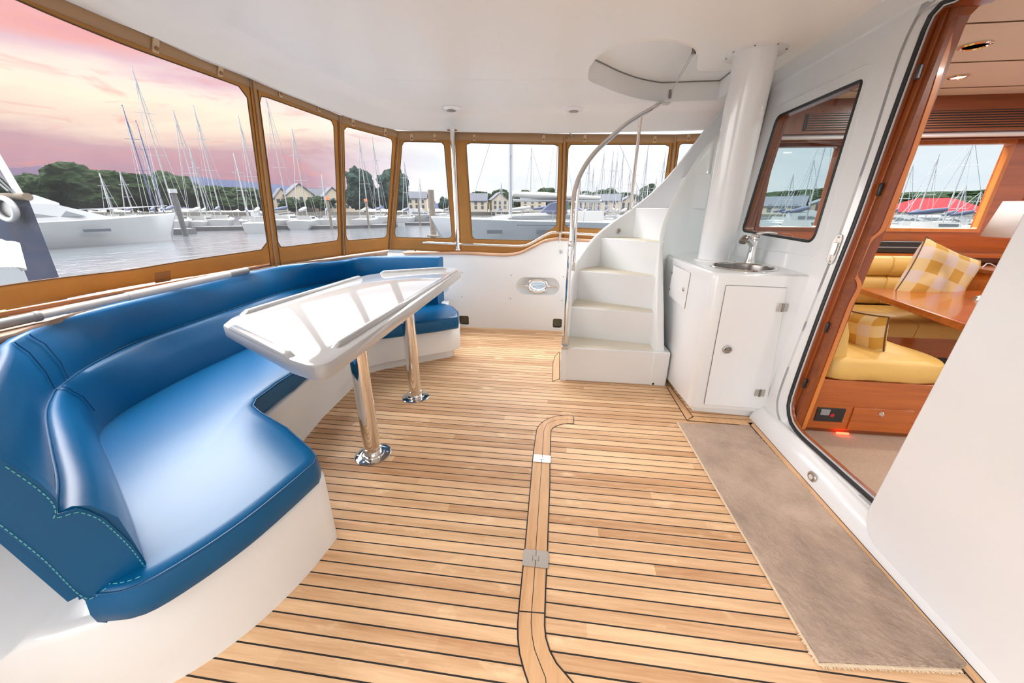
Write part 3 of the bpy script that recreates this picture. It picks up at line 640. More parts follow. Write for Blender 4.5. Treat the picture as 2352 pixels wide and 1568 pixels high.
# chamfered door surround
rr = [[on(a, b, dx) for a, b in L] for L, dx in ((DL0, -.001), (DL0, .012), (DL1, .032), (DL1, .06))]
struct(mk('trim_12', *loftg(rr, True, False), M['gel'], smooth=50, fixn=False))
mid = [((a[0]+b[0])/2, (a[1]+b[1])/2) for a, b in zip(DL1, DL2)]
cyy = sum(a for a, b in DL1)/len(DL1); czz = sum(b for a, b in DL1)/len(DL1)
def shr(L, d):
    P = [V((a, b, 0)) for a, b in L]; n = len(P); out = []
    for i in range(n):
        t = (P[(i+1) % n]-P[i-1]).normalized(); c = P[i]+V((-t.y, t.x, 0))*d
        out.append((c.x, c.y))
    return out
sgn = 1 if abs(sum(a for a, b in shr(DL1, .02))/len(DL1)-cyy) < 9 and (V((*shr(DL1, .02)[60], 0))-V((cyy, czz, 0))).length < (V((*DL1[60], 0))-V((cyy, czz, 0))).length else -1
seal = tubeg([on(a, b, .026) for a, b in shr(DL1, sgn*.006)], .0105, 10, True)
ds = thing('door_1', on(1.3, .2, 0), kind='structure')
mk('rubber_seal', *seal, M['black'], ds, smooth=60)
rr = [[on(a, b, dx) for a, b in L] for L, dx in ((shr(DL1, sgn*.012), .028), (shr(DL1, sgn*.022), .028), (shr(DL1, sgn*.022), .05))]
mk('white_lip', *loftg(rr, True, False), M['gel'], ds, fixn=False)
rr = [[on(a, b, dx if b > .45 or dx < .05 else .045) for a, b in shr(DL1, sgn*k)] for k, dx in ((.024, .034), (.027, .03), (.030, .04), (.030, .16))]
mk('wood_jamb', *loftg(rr, True, False), M['cherry'], ds, fixn=False)
# inner wooden door leaf edge with hand cut-outs
YJ = pw(1978, 520, .035).y-.004
ed = [py(x, y, YJ) for x, y in [(1845, 992), (1957, 700), (1978, 660), (1976, 646), (1966, 631), (2000, 552), (2031, 529), (2100, 354), (2150, 210), (2178, 120), (2188, 60), (2235, -60)]]
ed = [V((p.x, YJ, p.z)) for p in ed]; 
dlo = fillet(ed+[V((on(0, 2.09, .045).x, YJ, 2.09)), V((on(0, ed[0].z, .045).x, YJ, ed[0].z))], [.0, .02, .008, .01, .02, .02, .02, 0, 0, 0, 0, 0, 0, 0], 4)
lf = mk('wood_trim', *extr(dlo, (0, .028, 0)), M['cherry'], ds, bevel=.003)
strip = catm(ed[:1]+[ed[1]]+ed[2:], 3)
g = loftg([[p+V((.002, -.004, 0)), p+V((-.020, -.004, 0)), p+V((-.020, .0, 0)), p+V((.002, .0, 0))] for p in fillet(ed, .02, 4)]); mk('edge_trim', *g, M['cherryl'], ds)
for i, (x, y) in enumerate([(2110, 165), (2021, 435), (1900, 752), (1848, 880)]):
    p = py(x, y, YJ-.006); mk('catch', *cat2(boxg(p.x-.008, p.x+.008, YJ-.014, YJ+.002, p.z-.028, p.z+.028)), M['pvc'], ds, bevel=.004)
p1, p2 = pw(1928, 545, .02), pw(1914, 600, .02); c = (p1+p2)/2
lt = thing('door_latch', c, 'steel strike plate on the white door surround left of the black seal', 'latch')
dirz = V((KL, 0, 1)).normalized(); nn = V((-.75, -.55, .05)).normalized(); sd = dirz.cross(nn).normalized(); c = c+nn*.016
mk('strike_plate', *extr([c+sd*a+dirz*b for a, b in [(-.010, -.075), (.010, -.075), (.016, -.05), (.016, .05), (.010, .075), (-.010, .075), (-.022, .045), (-.022, -.055)]], nn*.004), M['dsteel'], lt, bevel=.001)
mk('keeper', *extr([c+nn*.004+sd*a+dirz*b for a, b in [(-.014, -.03), (.008, -.03), (.008, .035), (-.014, .035)]], nn*.009), M['brush'], lt, bevel=.002)
for b in (-.062, .062): mk('screw', *lathg([(.001, .0055), (.0055, .004)], c+dirz*b, nn, 10), M['dsteel'], lt)
p = px(1865, 1095, 1.3025); t = thing('sill_button', p, 'round stainless push button on the white sill below the saloon door', 'button')
lathe('ring', [(.019, .006), (.026, .005), (.028, 0)], p, M['brush'], t, ax=(-1, 0, 0)); lathe('button', [(.001, .009), (.012, .008), (.015, .004)], p, M['unlit'], t, ax=(-1, 0, 0)); tube('groove', [p+V((-.0065, .017*math.cos(a), .017*math.sin(a))) for a in [k*math.pi/12 for k in range(24)]], .0012, M['dsteel'], t, 6, True)
# aft window of the saloon
struct(mk('trim_19', *loftg([[on(a, b, dx) for a, b in shr(wl, .001)] for dx in (.010, .052)], True, False), M['cherryd'], fixn=False))
wn = thing('window_8', on(wp[3][0], wp[3][1], 0), kind='structure')
mk('tinted_pane', *extr([on(a, b, .006) for a, b in shr(wl, .002)], (.006, 0, 0)), M['glass'], wn)
tube('black_gasket', [on(a, b, .002) for a, b in wl], .009, M['black'], wn, 8, True)
rc = [yz(pw(x, y)) for x, y in [(1760, 262), (1996, 146), (2006, 168), (1925, 430), (1886, 555), (1858, 585), (1700, 560)]]
rcl = fillet([on(a, b, -.001) for a, b in [yz(pw(x, y)) for x, y in [(1748, 262), (2008, 138), (1880, 592), (1680, 560)]]], [.04, .06, .09, .04], 7)
mk('recess_lip', *tubeg(rcl, .0028, 6, True), M['gelm'], wn, smooth=60)
# ---- open white sliding door leaf
DX = -.055
dpts = [(1.335, 1.0), (1.335, .30)]
def pd(x, y): return pw(x, y, DX)
e0 = [pd(2352, 465), pd(2180, 812), pd(2045, 1085), pd(2012, 1160), pd(2004, 1195), pd(2009, 1220), pd(2028, 1250), pd(2105, 1345), pd(2296, 1568)]
ye, zb = e0[1].y, e0[-1].z
leaf = [(p.x, p.y) for p in fillet([(ye, zb, 0), (ye, 2.04, 0), (-.25, 2.04, 0), (-.25, zb, 0)], [.13, .1, 0, 0], 9)]
sd_ = thing('door_2', on((ye-.2)/2, zb, DX), kind='structure')
mk('door_leaf', *plateg(leaf, [], .034, (X0+DX, 0, 0), WU, WW, WNn), M['gel'], sd_, bevel=.006, seg=3)
# wash cabinet body --------------------------------------------------
ZT = .945
cA, cB, cC = pz(1533, 889, 0), pz(1580, 950, 0), pz(1757, 962, 0)
top = fillet([(cA.x, 3.34, 0), (cA.x+.0, cA.y, 0), (cB.x, cB.y, 0), (1.42, cC.y, 0), (1.42, 3.34, 0)], [0, 0, .055, 0, 0], 7)
cab = thing('wash_cabinet', (1.1, 2.6, 0), 'white moulded wash cabinet with a round sink, between the stairs and the tinted window', 'cabinet')
body = [(p.x, p.y) for p in top]
sc = (pz(1620, 607, ZT)+pz(1782, 612, ZT))/2; sc = V((1.172, 2.55, ZT)); SR = .182
def inset(P, d):
    Q = [V((a, b, 0)) for a, b in P]; n = len(Q); o = []
    for i in range(n):
        t = (Q[(i+1) % n]-Q[i-1]).normalized(); o.append((Q[i].x-t.y*d, Q[i].y+t.x*d))
    return o
sg_ = 1 if inset(body, .01)[3][0] > body[3][0] or inset(body, .01)[4][1] > body[4][1] else -1
rr = [[V((a, b, z)) for a, b in inset(body, sg_*d)] for d, z in ((.05, 0), (.05, .045), (.004, .05), (0, .06), (0, ZT-.03), (.003, ZT-.014), (.010, ZT-.004), (.022, ZT))]
mk('cabinet_body', *loftg(rr, True, False), M['gel'], cab, smooth=60)
tp = inset(body, sg_*.022)
plate('countertop', tp, [[(sc.x+SR*math.cos(a), sc.y+SR*math.sin(a)) for a in [2*math.pi*k/48 for k in range(48)]]], .004, (0, 0, ZT-.004), (1, 0, 0), (0, 1, 0), (0, 0, 1), M['gel'], cab)
sk = thing('round_sink', (sc.x, sc.y, ZT), 'round stainless steel sink let into the white cabinet top', 'sink')
lathe('basin', [(SR+.008, .001), (SR+.004, .006), (SR-.006, .006), (SR-.014, -.002), (SR-.0145, -.01)], sc, M['steel'], sk, seg=48) if False else mk('rim', *loftg([[V((sc.x+r_*math.cos(a), sc.y+r_*math.sin(a), ZT+h_)) for a in [2*math.pi*k/48 for k in range(48)]] for r_, h_ in ((SR+.008, .001), (SR+.004, .006), (SR-.006, .006), (SR-.014, -.002))], True, False), M['steel'], sk)
mk('bowl', *loftg([[V((sc.x+r_*math.cos(a), sc.y+r_*math.sin(a), ZT+h_)) for a in [2*math.pi*k/48 for k in range(48)]] for r_, h_ in ((SR-.013, -.001), (SR-.022, -.05), (SR-.05, -.11), (.05, -.135), (.0, -.138))], True, False), M['bowl'], sk)
lathe('drain', [(.001, -.134), (.02, -.133), (.022, -.137)], sc, M['dsteel'], sk)
# front door of the cabinet, with pull latch and hinges
YF = cB.y-.001
dq = [py(x, y, YF) for x, y in [(1668, 655), (1807, 661), (1757, 938), (1617, 927)]]
dr = plate('door', [(p.x, p.z) for p in fillet([(p.x, p.z, 0) for p in dq], .006, 3)] if False else [(p.x, p.y) for p in fillet([(q.x, q.z, 0) for q in dq], .006, 3)], [], .006, (0, YF-.008, 0), (1, 0, 0), (0, 0, 1), (0, 1, 0), M['gelm'], cab, bevel=.0015)
tube('door_gap', fillet([V((q.x, YF-.001, q.z)) for q in dq], .006, 3), .0028, M['dsteel'], cab, 6, True)
p = py(1670, 802, YF-.008); k = lathe('pull_latch', [(.014, .003), (.020, .010), (.026, .008), (.028, 0)], p, M['brush'], dr, ax=(0, -1, 0)); mk('finger_tab', *cat2(boxg(p.x-.013, p.x+.013, YF-.022, YF-.012, p.z-.006, p.z+.006)), M['dsteel'], dr, bevel=.002)
for x, y in [(1797, 706), (1745, 902)]:
    p = py(x, y, YF-.009); h = mk('hinge', *boxg(p.x-.03, p.x+.03, YF-.0125, YF-.008, p.z-.024, p.z+.024), M['brush'], dr, bevel=.002); h['label'] = 'brushed steel hinge'
    tube('hinge_pin', [p+V((0, -.005, -.024)), p+V((0, -.005, .024))], .0055, M['dsteel'], dr, 8)
# small locker door on the left face
XL = cA.x; nL = V((cB.y-cA.y, -(cB.x-cA.x), 0)).normalized()
def pl(x, y):
    d = ray(x, y); return EYE+d*((cA-EYE).dot(nL)/d.dot(nL))
q4 = [pl(x, y) for x, y in [(1549, 609), (1587, 627), (1573, 708), (1537, 677)]]
out = nL if nL.x < 0 else -nL
ld = mk('locker_door', *extr([q+out*.001 for q in q4], out*.005), M['gelm'], cab, bevel=.001)
tube('locker_gap', [q+out*.0012 for q in q4], .0022, M['dsteel'], cab, 6, True)
p = pl(1572, 664)+out*.005; lathe('push_knob', [(.001, .01), (.010, .009), (.014, .004), (.017, 0)], p, M['brush'], ld, ax=out)
for x, y in [(1546, 626), (1540, 664)]: p = pl(x, y)+out*.006; mk('small_hinge', *lathg([(.010, .004), (.011, 0)], p, out, 4), M['dsteel'], ld)
# mixer tap
tb = pz(1722, 603, ZT); tb.y = sc.y+.225; tb.x = pz(1722, 600, ZT).x/pz(1722, 600, ZT).y*tb.y; tb.z = ZT
tp_ = thing('mixer_tap', tb, 'chrome single lever mixer tap behind the round sink', 'tap')
lathe('tap_body', [(.034, 0), (.033, .01), (.027, .03), (.024, .08), (.026, .125), (.028, .15), (.024, .165)], tb, M['steel'], tp_)
sp = [tb+V((0, -.002, .11)), tb+V((-.04, -.02, .15)), tb+V((-.08, -.05, .165)), tb+V((-.105, -.075, .155))]
tube('spout', catm(sp, 5), [.02]*8+[.022]*4+[.026]*4, M['steel'], tp_, 14)
lathe('spray_face', [(.001, .004), (.021, .003), (.024, -.01)], sp[-1]+V((-.006, -.008, -.012)), M['dsteel'], tp_, ax=(-.35, -.45, -.8))
lathe('lever_cap', [(.027, 0), (.028, .012), (.02, .03), (.004, .036)], tb+V((0, 0, .16)), M['steel'], tp_)
tube('lever', catm([tb+V((0, 0, .185)), tb+V((.03, -.01, .20)), tb+V((.075, -.03, .205)), tb+V((.11, -.045, .20))], 4), [.012]*5+[.009]*4+[.008]*4, M['steel'], tp_, 10)
# ---- white pillar
p0, p1 = V((1.118, 2.875, ZT)), V((1.082, 2.745, ZC))
pil = thing('white_pillar', p0, 'thick glossy white round pillar rising from the sink cabinet to the ceiling', 'pillar')
ax = (p1-p0); L = ax.length; axn = ax.normalized()
mk('column', *lathg([(.110, -.01), (.112, L*.5), (.114, L+.02)], p0, axn, 48), M['gel'], pil)
lathe('ceiling_flange', [(.02, -.003), (.165, -.004), (.175, -.001), (.175, 0)], p1, M['gel'], pil, seg=48)
lathe('foot_ring', [(.135, 0), (.134, .005), (.12, .010)], p0, M['gel'], pil, seg=48)
for a in (200, 245, 290, 335, 20, 160): p = p1+V((.15*math.cos(math.radians(a)), .15*math.sin(math.radians(a)), -.009)); lathe('flange_screw', [(.004, .004), (.005, 0)], p, M['dsteel'], pil, seg=8)
# ================================================================== STAIRS
oc = catm([V((.05, 2.69, 0)), V((.07, 2.95, 0)), V((.12, 3.25, 0)), V((.28, 3.52, 0)), V((.55, 3.68, 0)), V((.85, 3.735, 0)), V((1.15, 3.735, 0)), V((1.36, 3.73, 0))], 8)
ic = catm([V((.78, 2.69, 0)), V((.785, 2.88, 0)), V((.795, 3.06, 0)), V((.86, 3.19, 0)), V((.98, 3.27, 0)), V((1.10, 3.31, 0)), V((1.36, 3.34, 0))], 8)
icr = catm([V((.865, 2.69, 0)), V((.868, 2.95, 0)), V((.88, 3.09, 0)), V((.93, 3.17, 0)), V((1.02, 3.22, 0)), V((1.12, 3.25, 0)), V((1.36, 3.28, 0))], 8)
def hit(curve, x, y):                                     # where a sight line crosses a plan curve
    d = ray(x, y); n = V((d.y, -d.x, 0)); best = None
    for a, b in zip(curve, curve[1:]):
        sa, sb = a.dot(n), b.dot(n)
        if (sa <= 0 < sb) or (sb <= 0 < sa):
            t = sa/(sa-sb); p = a.lerp(b, t); k = math.hypot(p.x, p.y)/math.hypot(d.x, d.y)
            if best is None or p.length > 0: best = (p.x, p.y, 1.3+d.z*k)
            if best: break
    return best
so = [hit(oc, x, y) for x, y in [(1321, 597), (1342, 567), (1381, 528), (1440, 484), (1488, 448), (1533, 409), (1565, 370), (1595, 323), (1622, 290), (1672, 234)]]
so = [s for s in so if s]
si = [hit(icr, x, y) for x, y in [(1525, 800), (1524, 700), (1523, 620), (1524, 552), (1536, 507), (1560, 448), (1595, 388), (1634, 332), (1670, 305)]]
si = [s for s in si if s]
def hcurve(curve, pts, z0, zmax):
    # arc-length table, height interpolated along the curve
    P = resamp(curve, 60); S = [0]
    for a, b in zip(P, P[1:]): S.append(S[-1]+(b-a).length)
    key = []
    for x, y, z in pts:
        j = min(range(60), key=lambda i: (P[i].x-x)**2+(P[i].y-y)**2); key.append((S[j], z))
    key = sorted(key); out = []
    for s in S:
        if s <= key[0][0]:
            out.append(z0(s/max(1e-6, key[0][0]), key[0][1]))
        elif s >= key[-1][0]:
            (s1, z1), (s2, z2) = key[-2], key[-1]; out.append(z2+(z2-z1)/max(1e-6, s2-s1)*(s-s2))
        else:
            for (s1, z1), (s2, z2) in zip(key, key[1:]):
                if s1 <= s <= s2: out.append(z1+(z2-z1)*(s-s1)/max(1e-6, s2-s1)); break
    return P, [min(zmax, z) for z in out]
PO, HO = hcurve(oc, so, lambda t, z: .29+(z-.29)*t**1.0, ZC+.01)
print('SI', si)
PI, HI = hcurve(icr, si, lambda t, z: max(.30, z*t), ZC+.01)
st = thing('spiral_staircase', (.45, 3.0, 0), 'white moulded staircase curving up to the flybridge right of the bulwark', 'staircase')
def stringer(name, P, H, th, sgn, z0=0.):
    Q = offs(P, sgn*th); r_ = .010; rings = []
    for a, b, h in zip(P, Q, H):
        m1, m2 = a.lerp(b, .22), a.lerp(b, .78); rings.append([V((a.x, a.y, z0)), V((a.x, a.y, h-.014)), V((m1.x, m1.y, h)), V((m2.x, m2.y, h)), V((b.x, b.y, h-.014)), V((b.x, b.y, z0))])
    return mk(name, *loftg(rings), M['gel'], st, smooth=50)
stringer('outer_stringer', PO, HO, .045, 1)
YY = [2.688, 2.70, 2.72, 2.82, 2.95, 3.08, 3.15, 3.22, 3.28, 3.33, 3.35, 3.36]
EE = catm([py(x, y, Y) for (x, y), Y in zip([(1527, 884), (1527, 850), (1526, 800), (1525, 700), (1524, 620), (1524, 552), (1536, 507), (1560, 448), (1595, 388), (1634, 332), (1670, 300), (1720, 262)], YY)], 5)
FF = catm([py(x, y, Y) for (x, y), Y in zip([(1506, 884), (1506, 850), (1506, 800), (1508, 700), (1510, 625), (1514, 553), (1524, 505), (1549, 447), (1584, 387), (1624, 331), (1660, 300), (1710, 262)], YY)], 5)
rg = []
for e, f in zip(EE, FF):
    ex = max(e.x, f.x+.03); n_ = V((ex-f.x, 0, 0)); z = min(max(e.z, .004), ZC+.05); bx = max(ex, .862) if z < .5 else ex
    rg.append([V((f.x, f.y, 0)), V((f.x, f.y, z-.012)), V((f.x+.008, f.y, z)), V((ex-.010, e.y, z)), V((ex, e.y, z-.014)), V((bx, e.y, 0))])
mk('inner_stringer', *loftg(rg), M['gel'], st, smooth=60)
rises = [.28, .535, .79, 1.045, 1.30, 1.555, 1.81, 2.06]
def at_s(curve, s):
    P = resamp(curve, 200); return P[min(199, max(0, int(s*199)))]
# nosing end points: left on the outer curve, right on the inner curve
def near(curve, x, y): P = resamp(curve, 200); return min(range(200), key=lambda i: (P[i].x-x)**2+(P[i].y-y)**2)
RO, RI = resamp(oc, 200), resamp(ic, 200)
T = [pz(1302, 797, .28), pz(1315, 705, .535), pz(1322, 620, .79), pz(1372, 545, 1.045)]
lo = [near(oc, p.x, p.y) for p in T]
def azidx(curve, ratio, i0=0): return min(range(i0, 200), key=lambda i: abs(curve[i].x/curve[i].y-ratio))
lo += [azidx(RO, .177), azidx(RO, .276), azidx(RO, .345), azidx(RO, .385)]
ri = [near(ic, p.x, p.y) for p in (pz(1505, 812, .28), pz(1505, 720, .535), pz(1512, 638, .79), pz(1520, 558, 1.045))]+[azidx(RI, r_, near(ic, .80, 3.08)) for r_ in (.268, .311, .345, .385)]
lo[0] = 0; ri[0] = 0; lo.append(199); ri.append(199)
for k, z in enumerate(rises):
    a0, a1, c0, c1 = lo[k], max(lo[k]+2, lo[k+1]), ri[k], max(ri[k]+2, ri[k+1])
    OL = [RO[i] for i in range(a0, min(200, a1+3), 2)] or [RO[a0]]; IL = [RI[i] for i in range(c0, min(200, c1+3), 2)]
    poly = [(p.x+.003, p.y) for p in OL]+[(p.x, p.y) for p in IL[::-1]]
    fr = 0 if k else -.005
    mk('step', *prism(poly, max(0, z-.26) if k else 0, z), M['gel'], st, bevel=.008, seg=3)
    nonslip = [V((p[0], p[1], 0)) for p in poly]; cen_ = sum(nonslip, V())/len(nonslip)
    if k < 4:
        ins = [cen_+(p-cen_)*.90 for p in nonslip]
        mk('tread_pad', *prism([(p.x, p.y) for p in ins], z+.0004, z+.002), M['cream'], st)
# front face plinth right of first step, joins the cabinet
mk('plinth', *prism([(.74, 2.683), (.862, 2.683), (.866, 2.70), (.866, 2.9), (.74, 2.9)], 0, .281), M['gel'], st, bevel=.01)
h = hit(oc, 1410, 530); p = V(h); lathe('step_light', [(.012, .004), (.022, .008), (.026, .003), (.026, 0)], p+V((.04, -.035, 0)), M['brush'], st, ax=(.55, -.8, 0)); lathe('lamp', [(.001, .004), (.012, .006)], p+V((.044, -.041, 0)), M['dsteel'], st, ax=(.55, -.8, 0))
p = py(1500, 881, 2.684); lathe('drain_hole', [(.001, .002), (.009, .002), (.009, 0)], p, M['black'], st, ax=(0, -1, 0), seg=14)
# ---- stair handrail
hr = thing('stair_handrail', py(1298, 797, 2.69), 'polished steel handrail bending up beside the white stairs to the ceiling opening', 'handrail')
pp = [py(1298, 786, 2.66), py(1302, 700, 2.67), py(1308, 600, 2.685), py(1313, 540, 2.70), py(1316, 480, 2.73), py(1321, 435, 2.78), py(1337, 393, 2.87), py(1365, 352, 2.98), py(1400, 318, 3.10), py(1440, 284, 3.25), py(1480, 259, 3.40), py(1508, 243, 3.55)]
topz = pz(1520, 240, ZC); pp.append(V((topz.x*.97, topz.y*.97, ZC-.012)))
tube('rail', catm(pp, 5), .0165, M['steel'], hr, 16)
lathe('collar', [(.0165, -.02), (.020, -.014), (.020, .014), (.0165, .02)], py(1311, 560, 2.695), M['steel'], hr)
q = pp[0]; mk('foot_bracket', *cat2(boxg(q.x-.026, q.x+.026, q.y-.024, q.y+.03, q.z-.05, q.z-.028), boxg(q.x-.026, q.x+.026, q.y+.022, q.y+.03, q.z-.03, q.z+.05)), M['brush'], hr, bevel=.003)
mk('top_flange', *boxg(topz.x-.06, topz.x+.05, topz.y-.10, topz.y-.02, ZC-.012, ZC-.001), M['brush'], hr, bevel=.003)
a = hit(oc, 1448, 480); a = V(a) if a else py(1448, 480, 3.6); b = py(1472, 268, 3.38)
a2 = V((a.x, a.y, a.z)); d1 = py(1474, 275, a.y)
mk('upright_post', *tubeg([a2+V((0, 0, -.01)), pp[10].lerp(pp[9], .2)], .013, 12), M['steel'], hr, smooth=50)
mk('second_post', *tubeg([py(1318, 610, 2.86), py(1325, 470, 2.84), py(1331, 408, 2.845)], .011, 12), M['steel'], hr, smooth=50)
p = py(1317, 612, 2.85); mk('post_clip', *boxg(p.x-.012, p.x+.012, p.y-.02, p.y+.02, p.z-.03, p.z+.03), M['brush'], hr, bevel=.003)
# ================================================================== BENCH
bn = thing('moulded_bench', (-1.5, 1.8, 0), 'white moulded base of the wrap-around bench under the blue cushions', 'bench')
f0 = lambda x, y, z=0.: pz(x, y, z)
base = [V((-1.8, .16, 0)), V((-1.5, .30, 0)), V((-1.275, .405, 0)), V((-1.16, .455, 0)), V((-1.06, .53, 0)), V((-.985, .62, 0)), V((-.925, .74, 0)), V((-.885, .89, 0)), V((-.868, 1.06, 0)), V((-.90, 1.10, 0)), V((-1.36, 1.36, 0)), V((-1.42, 1.43, 0)), V((-1.455, 1.68, 0)), V((-1.495, 1.92, 0)), V((-1.53, 2.42, 0)), V((-1.46, 2.58, 0)), V((-1.40, 2.64, 0)), V((-.93, 2.97, 0)), V((-.865, 3.05, 0)), V((-.875, 3.12, 0)), V((-1.05, 3.27, 0)), V((-1.20, 3.9, 0)), V((-1.9, 3.9, 0)), V((-2.2, 3.2, 0)), V((-2.3, 2.4, 0)), V((-2.25, 1.7, 0)), V((-2.1, 1.0, 0)), V((-1.95, .5, 0))]
kf = next(i for i, p in enumerate(base) if abs(p.y-1.06) < 1e-6)
base = catm(base[:kf+1], 4)+base[kf+1:]
i0p = next(i for i, p in enumerate(base) if abs(p.y-2.64) < 1e-6)
loop = base[:]
def ringb(d, z, plinth=0.):
    n = len(loop); out = []
    for i in range(n):
        t = (loop[(i+1) % n]-loop[i-1]).normalized(); dd = d
        if plinth and i0p-1 <= i <= i0p+4: dd = d+plinth
        if i > i0p+4 or i == 0: dd = 0
        out.append(V((loop[i].x-t.y*dd, loop[i].y+t.x*dd, z)))
    return out
BZ = .315
rr = [ringb(.0, 0, .075), ringb(.0, .085, .075), ringb(.0, .09, .002), ringb(0, .11), ringb(0, BZ-.02), ringb(.006, BZ-.006), ringb(.018, BZ), ringb(.04, BZ)]
for q_ in rr:
    for i in range(9): q_[i].z = min(q_[i].z, .283)
mk('moulded_base', *loftg(rr), M['gel'], bn, smooth=45)
# near end: lower ledge and the hollow outside of the seat end
e1 = [pz(210, 1412, .31), pz(150, 1450, .31)]
# ---- backrest, two tiers of blue vinyl, and seat pad
J = [(.42, [(338, 1297), (304, 1196), (260, 1080), (231, 1012), (240, 985), (298, 941), (431, 868), (564, 805), (660, 762)])]
junc = [pz(x, y, .42) for x, y in J[0][1]]
seam = [pz(x, y, .66) for x, y in [(128, 1180), (132, 1105), (117, 1030), (106, 950), (125, 900), (200, 845), (300, 792), (400, 756), (500, 722), (600, 688)]]
topf = [pz(x, y, .86) for x, y in [(30, 785), (110, 745), (200, 718), (350, 680), (500, 641), (640, 612), (780, 600)]]
topf = [V((-1.105, .445, .86)), V((-1.38, .64, .86)), V((-1.68, .85, .86))]+topf
def two(P, k, ext):                                       # arm part and long part sampled separately so that the corner matches
    return resamp(catm(P[:k+1], 6), 26)[:-1]+resamp(catm(P[k:]+ext, 6), 66)
tj = two(junc, 4, [V((-2.02, 2.5, .42)), V((-1.90, 2.95, .42)), V((-1.65, 3.18, .42)), V((-1.13, 3.31, .42))])
ts_ = two(seam, 4, [V((-2.16, 2.75, .66)), V((-2.0, 3.12, .66)), V((-1.72, 3.30, .66)), V((-1.125, 3.36, .66))])
tt = two(topf, 3, [V((-1.83, 3.27, .86)), V((-1.5, 3.35, .86)), V((-1.12, 3.38, .86))])
print('STN', [tuple(round(c, 2) for c in p) for p in (tj[0], tj[30], tj[60], tj[-1], ts_[0], ts_[30], ts_[60], ts_[-1], tt[0], tt[30], tt[60], tt[-1])])
# match the three lines by nearest direction: use common parameter by projecting from junction
def match(A, B):
    out = []; j = 0
    for i, a in enumerate(A):
        f = i/(len(A)-1)*(len(B)-1); j = int(f); t = f-j; out.append(B[j].lerp(B[min(j+1, len(B)-1)], t))
    return out
bk = thing('back_cushion', (-1.9, 1.8, .42), 'two-tier blue vinyl backrest curving round the long bench', 'backrest')
low, hi_ = [], []
for a, b, c in zip(tj, ts_, tt):
    nb = V((b.x-a.x, b.y-a.y, 0)); nb = nb.normalized() if nb.length > .01 else V((-1, 0, 0))
    k_ = len(hi_); wv = (noise.noise(V((b.x*3, b.y*3, 0)))*.006)+(.009*math.sin(k_*1.9)*max(0, 1-abs(k_-31)/6))
    bi = b-nb*.055                                        # front of the rounded lower tier top
    low.append([V((a.x, a.y, .405)), V((a.x, a.y, .43)), a.lerp(bi, .3)+V((0, 0, .02))-nb*.006, a.lerp(bi, .7)+V((0, 0, .0))-nb*.014, V((bi.x, bi.y, .625))-nb*.006, V((bi.x, bi.y, .648))+nb*.006, V((b.x, b.y, .664))-nb*.025, V((b.x, b.y, .662))-nb*.005, V((b.x, b.y, .650))+nb*.012, V((b.x, b.y, .42))+nb*.03])
    nc = V((c.x-b.x, c.y-b.y, 0)); nc = nc.normalized() if nc.length > .015 else nb
    th = .10 if len(hi_) > 30 else .05+.05*max(0, len(hi_)-15)/15
    hi_.append([V((b.x, b.y, .43))+nb*.02, V((b.x, b.y, .640))+nb*.008, V((b.x, b.y, .668))+nb*.002, b.lerp(c, .35)-nb*(.012+wv), b.lerp(c, .75)-nb*(.010+wv), V((c.x, c.y, .842))-nb*.002, V((c.x, c.y, .858))+nb*.006, V((c.x, c.y, .862))+nb*.02, V((c.x, c.y, .858))+nb*(th-.015), V((c.x, c.y, .84))+nb*th, V((b.x, b.y, .43))+nb*th*.9])
mk('lower_tier', *loftg(low), M['blue'], bk, smooth=70)
mk('upper_tier', *loftg(hi_), M['blue'], bk, smooth=70)
for k_ in (25, 27): tube('corner_seam', [p+V((.006, .004, .004)) for p in hi_[k_][2:7]], .0022, M['blued'], bk, 6)
tube('corner_seam', [p+V((.005, .003, .005)) for p in low[25][2:8]], .0022, M['blued'], bk, 6)
# stitched end panel of the backrest, facing the cockpit
P0e, Ne = V((-1.03, .57, .42)), V((.8, -.48, 0)).normalized()
def pe(x, y, off=0.):
    d = ray(x, y); q = P0e+Ne*off; return EYE+d*((q-EYE).dot(Ne)/d.dot(Ne))
epx = [(340, 1300), (300, 1245), (240, 1190), (200, 1172), (175, 1167), (148, 1176), (126, 1184), (136, 1168), (130, 1145), (90, 1108), (20, 1064), (-25, 1040), (-50, 1075), (-40, 1170), (0, 1213), (100, 1292), (197, 1381)]
ep = [pe(x, y, .0) for x, y in epx]
mk('end_panel', *extr(fillet(ep, [.004, .0, .0, 0, .0, .01, .008, .01, .01, .0, 0, .02, .02, .02, 0, 0, .004], 3), -Ne*.05), M['blue'], bk, bevel=.006, seg=3)
st_pts = [pe(x, y, .004) for x, y in [(334, 1303), (294, 1252), (236, 1198), (200, 1181), (176, 1176), (150, 1184), (124, 1191), (128, 1176), (118, 1152), (80, 1118), (8, 1068)]]
st2 = [pe(x, y, .004) for x, y in [(0, 1205), (100, 1285), (196, 1374), (250, 1346), (332, 1306)]]
def stitches(name, pts, parent, step=.012, ln=.007):
    P = resamp(catm(pts, 8), max(4, int(sum((b-a).length for a, b in zip(pts, pts[1:]))/step))); g = []
    for a, b in zip(P, P[1:]): g.append(tubeg([a, a.lerp(b, ln/step)], .0011, 4))
    o = mk(name, *cat2(*g), M['thread'], parent, smooth=0, fixn=False); o['kind'] = 'stuff'; return o
stitches('panel_stitching', st_pts, bk); stitches('panel_stitching', st2, bk)
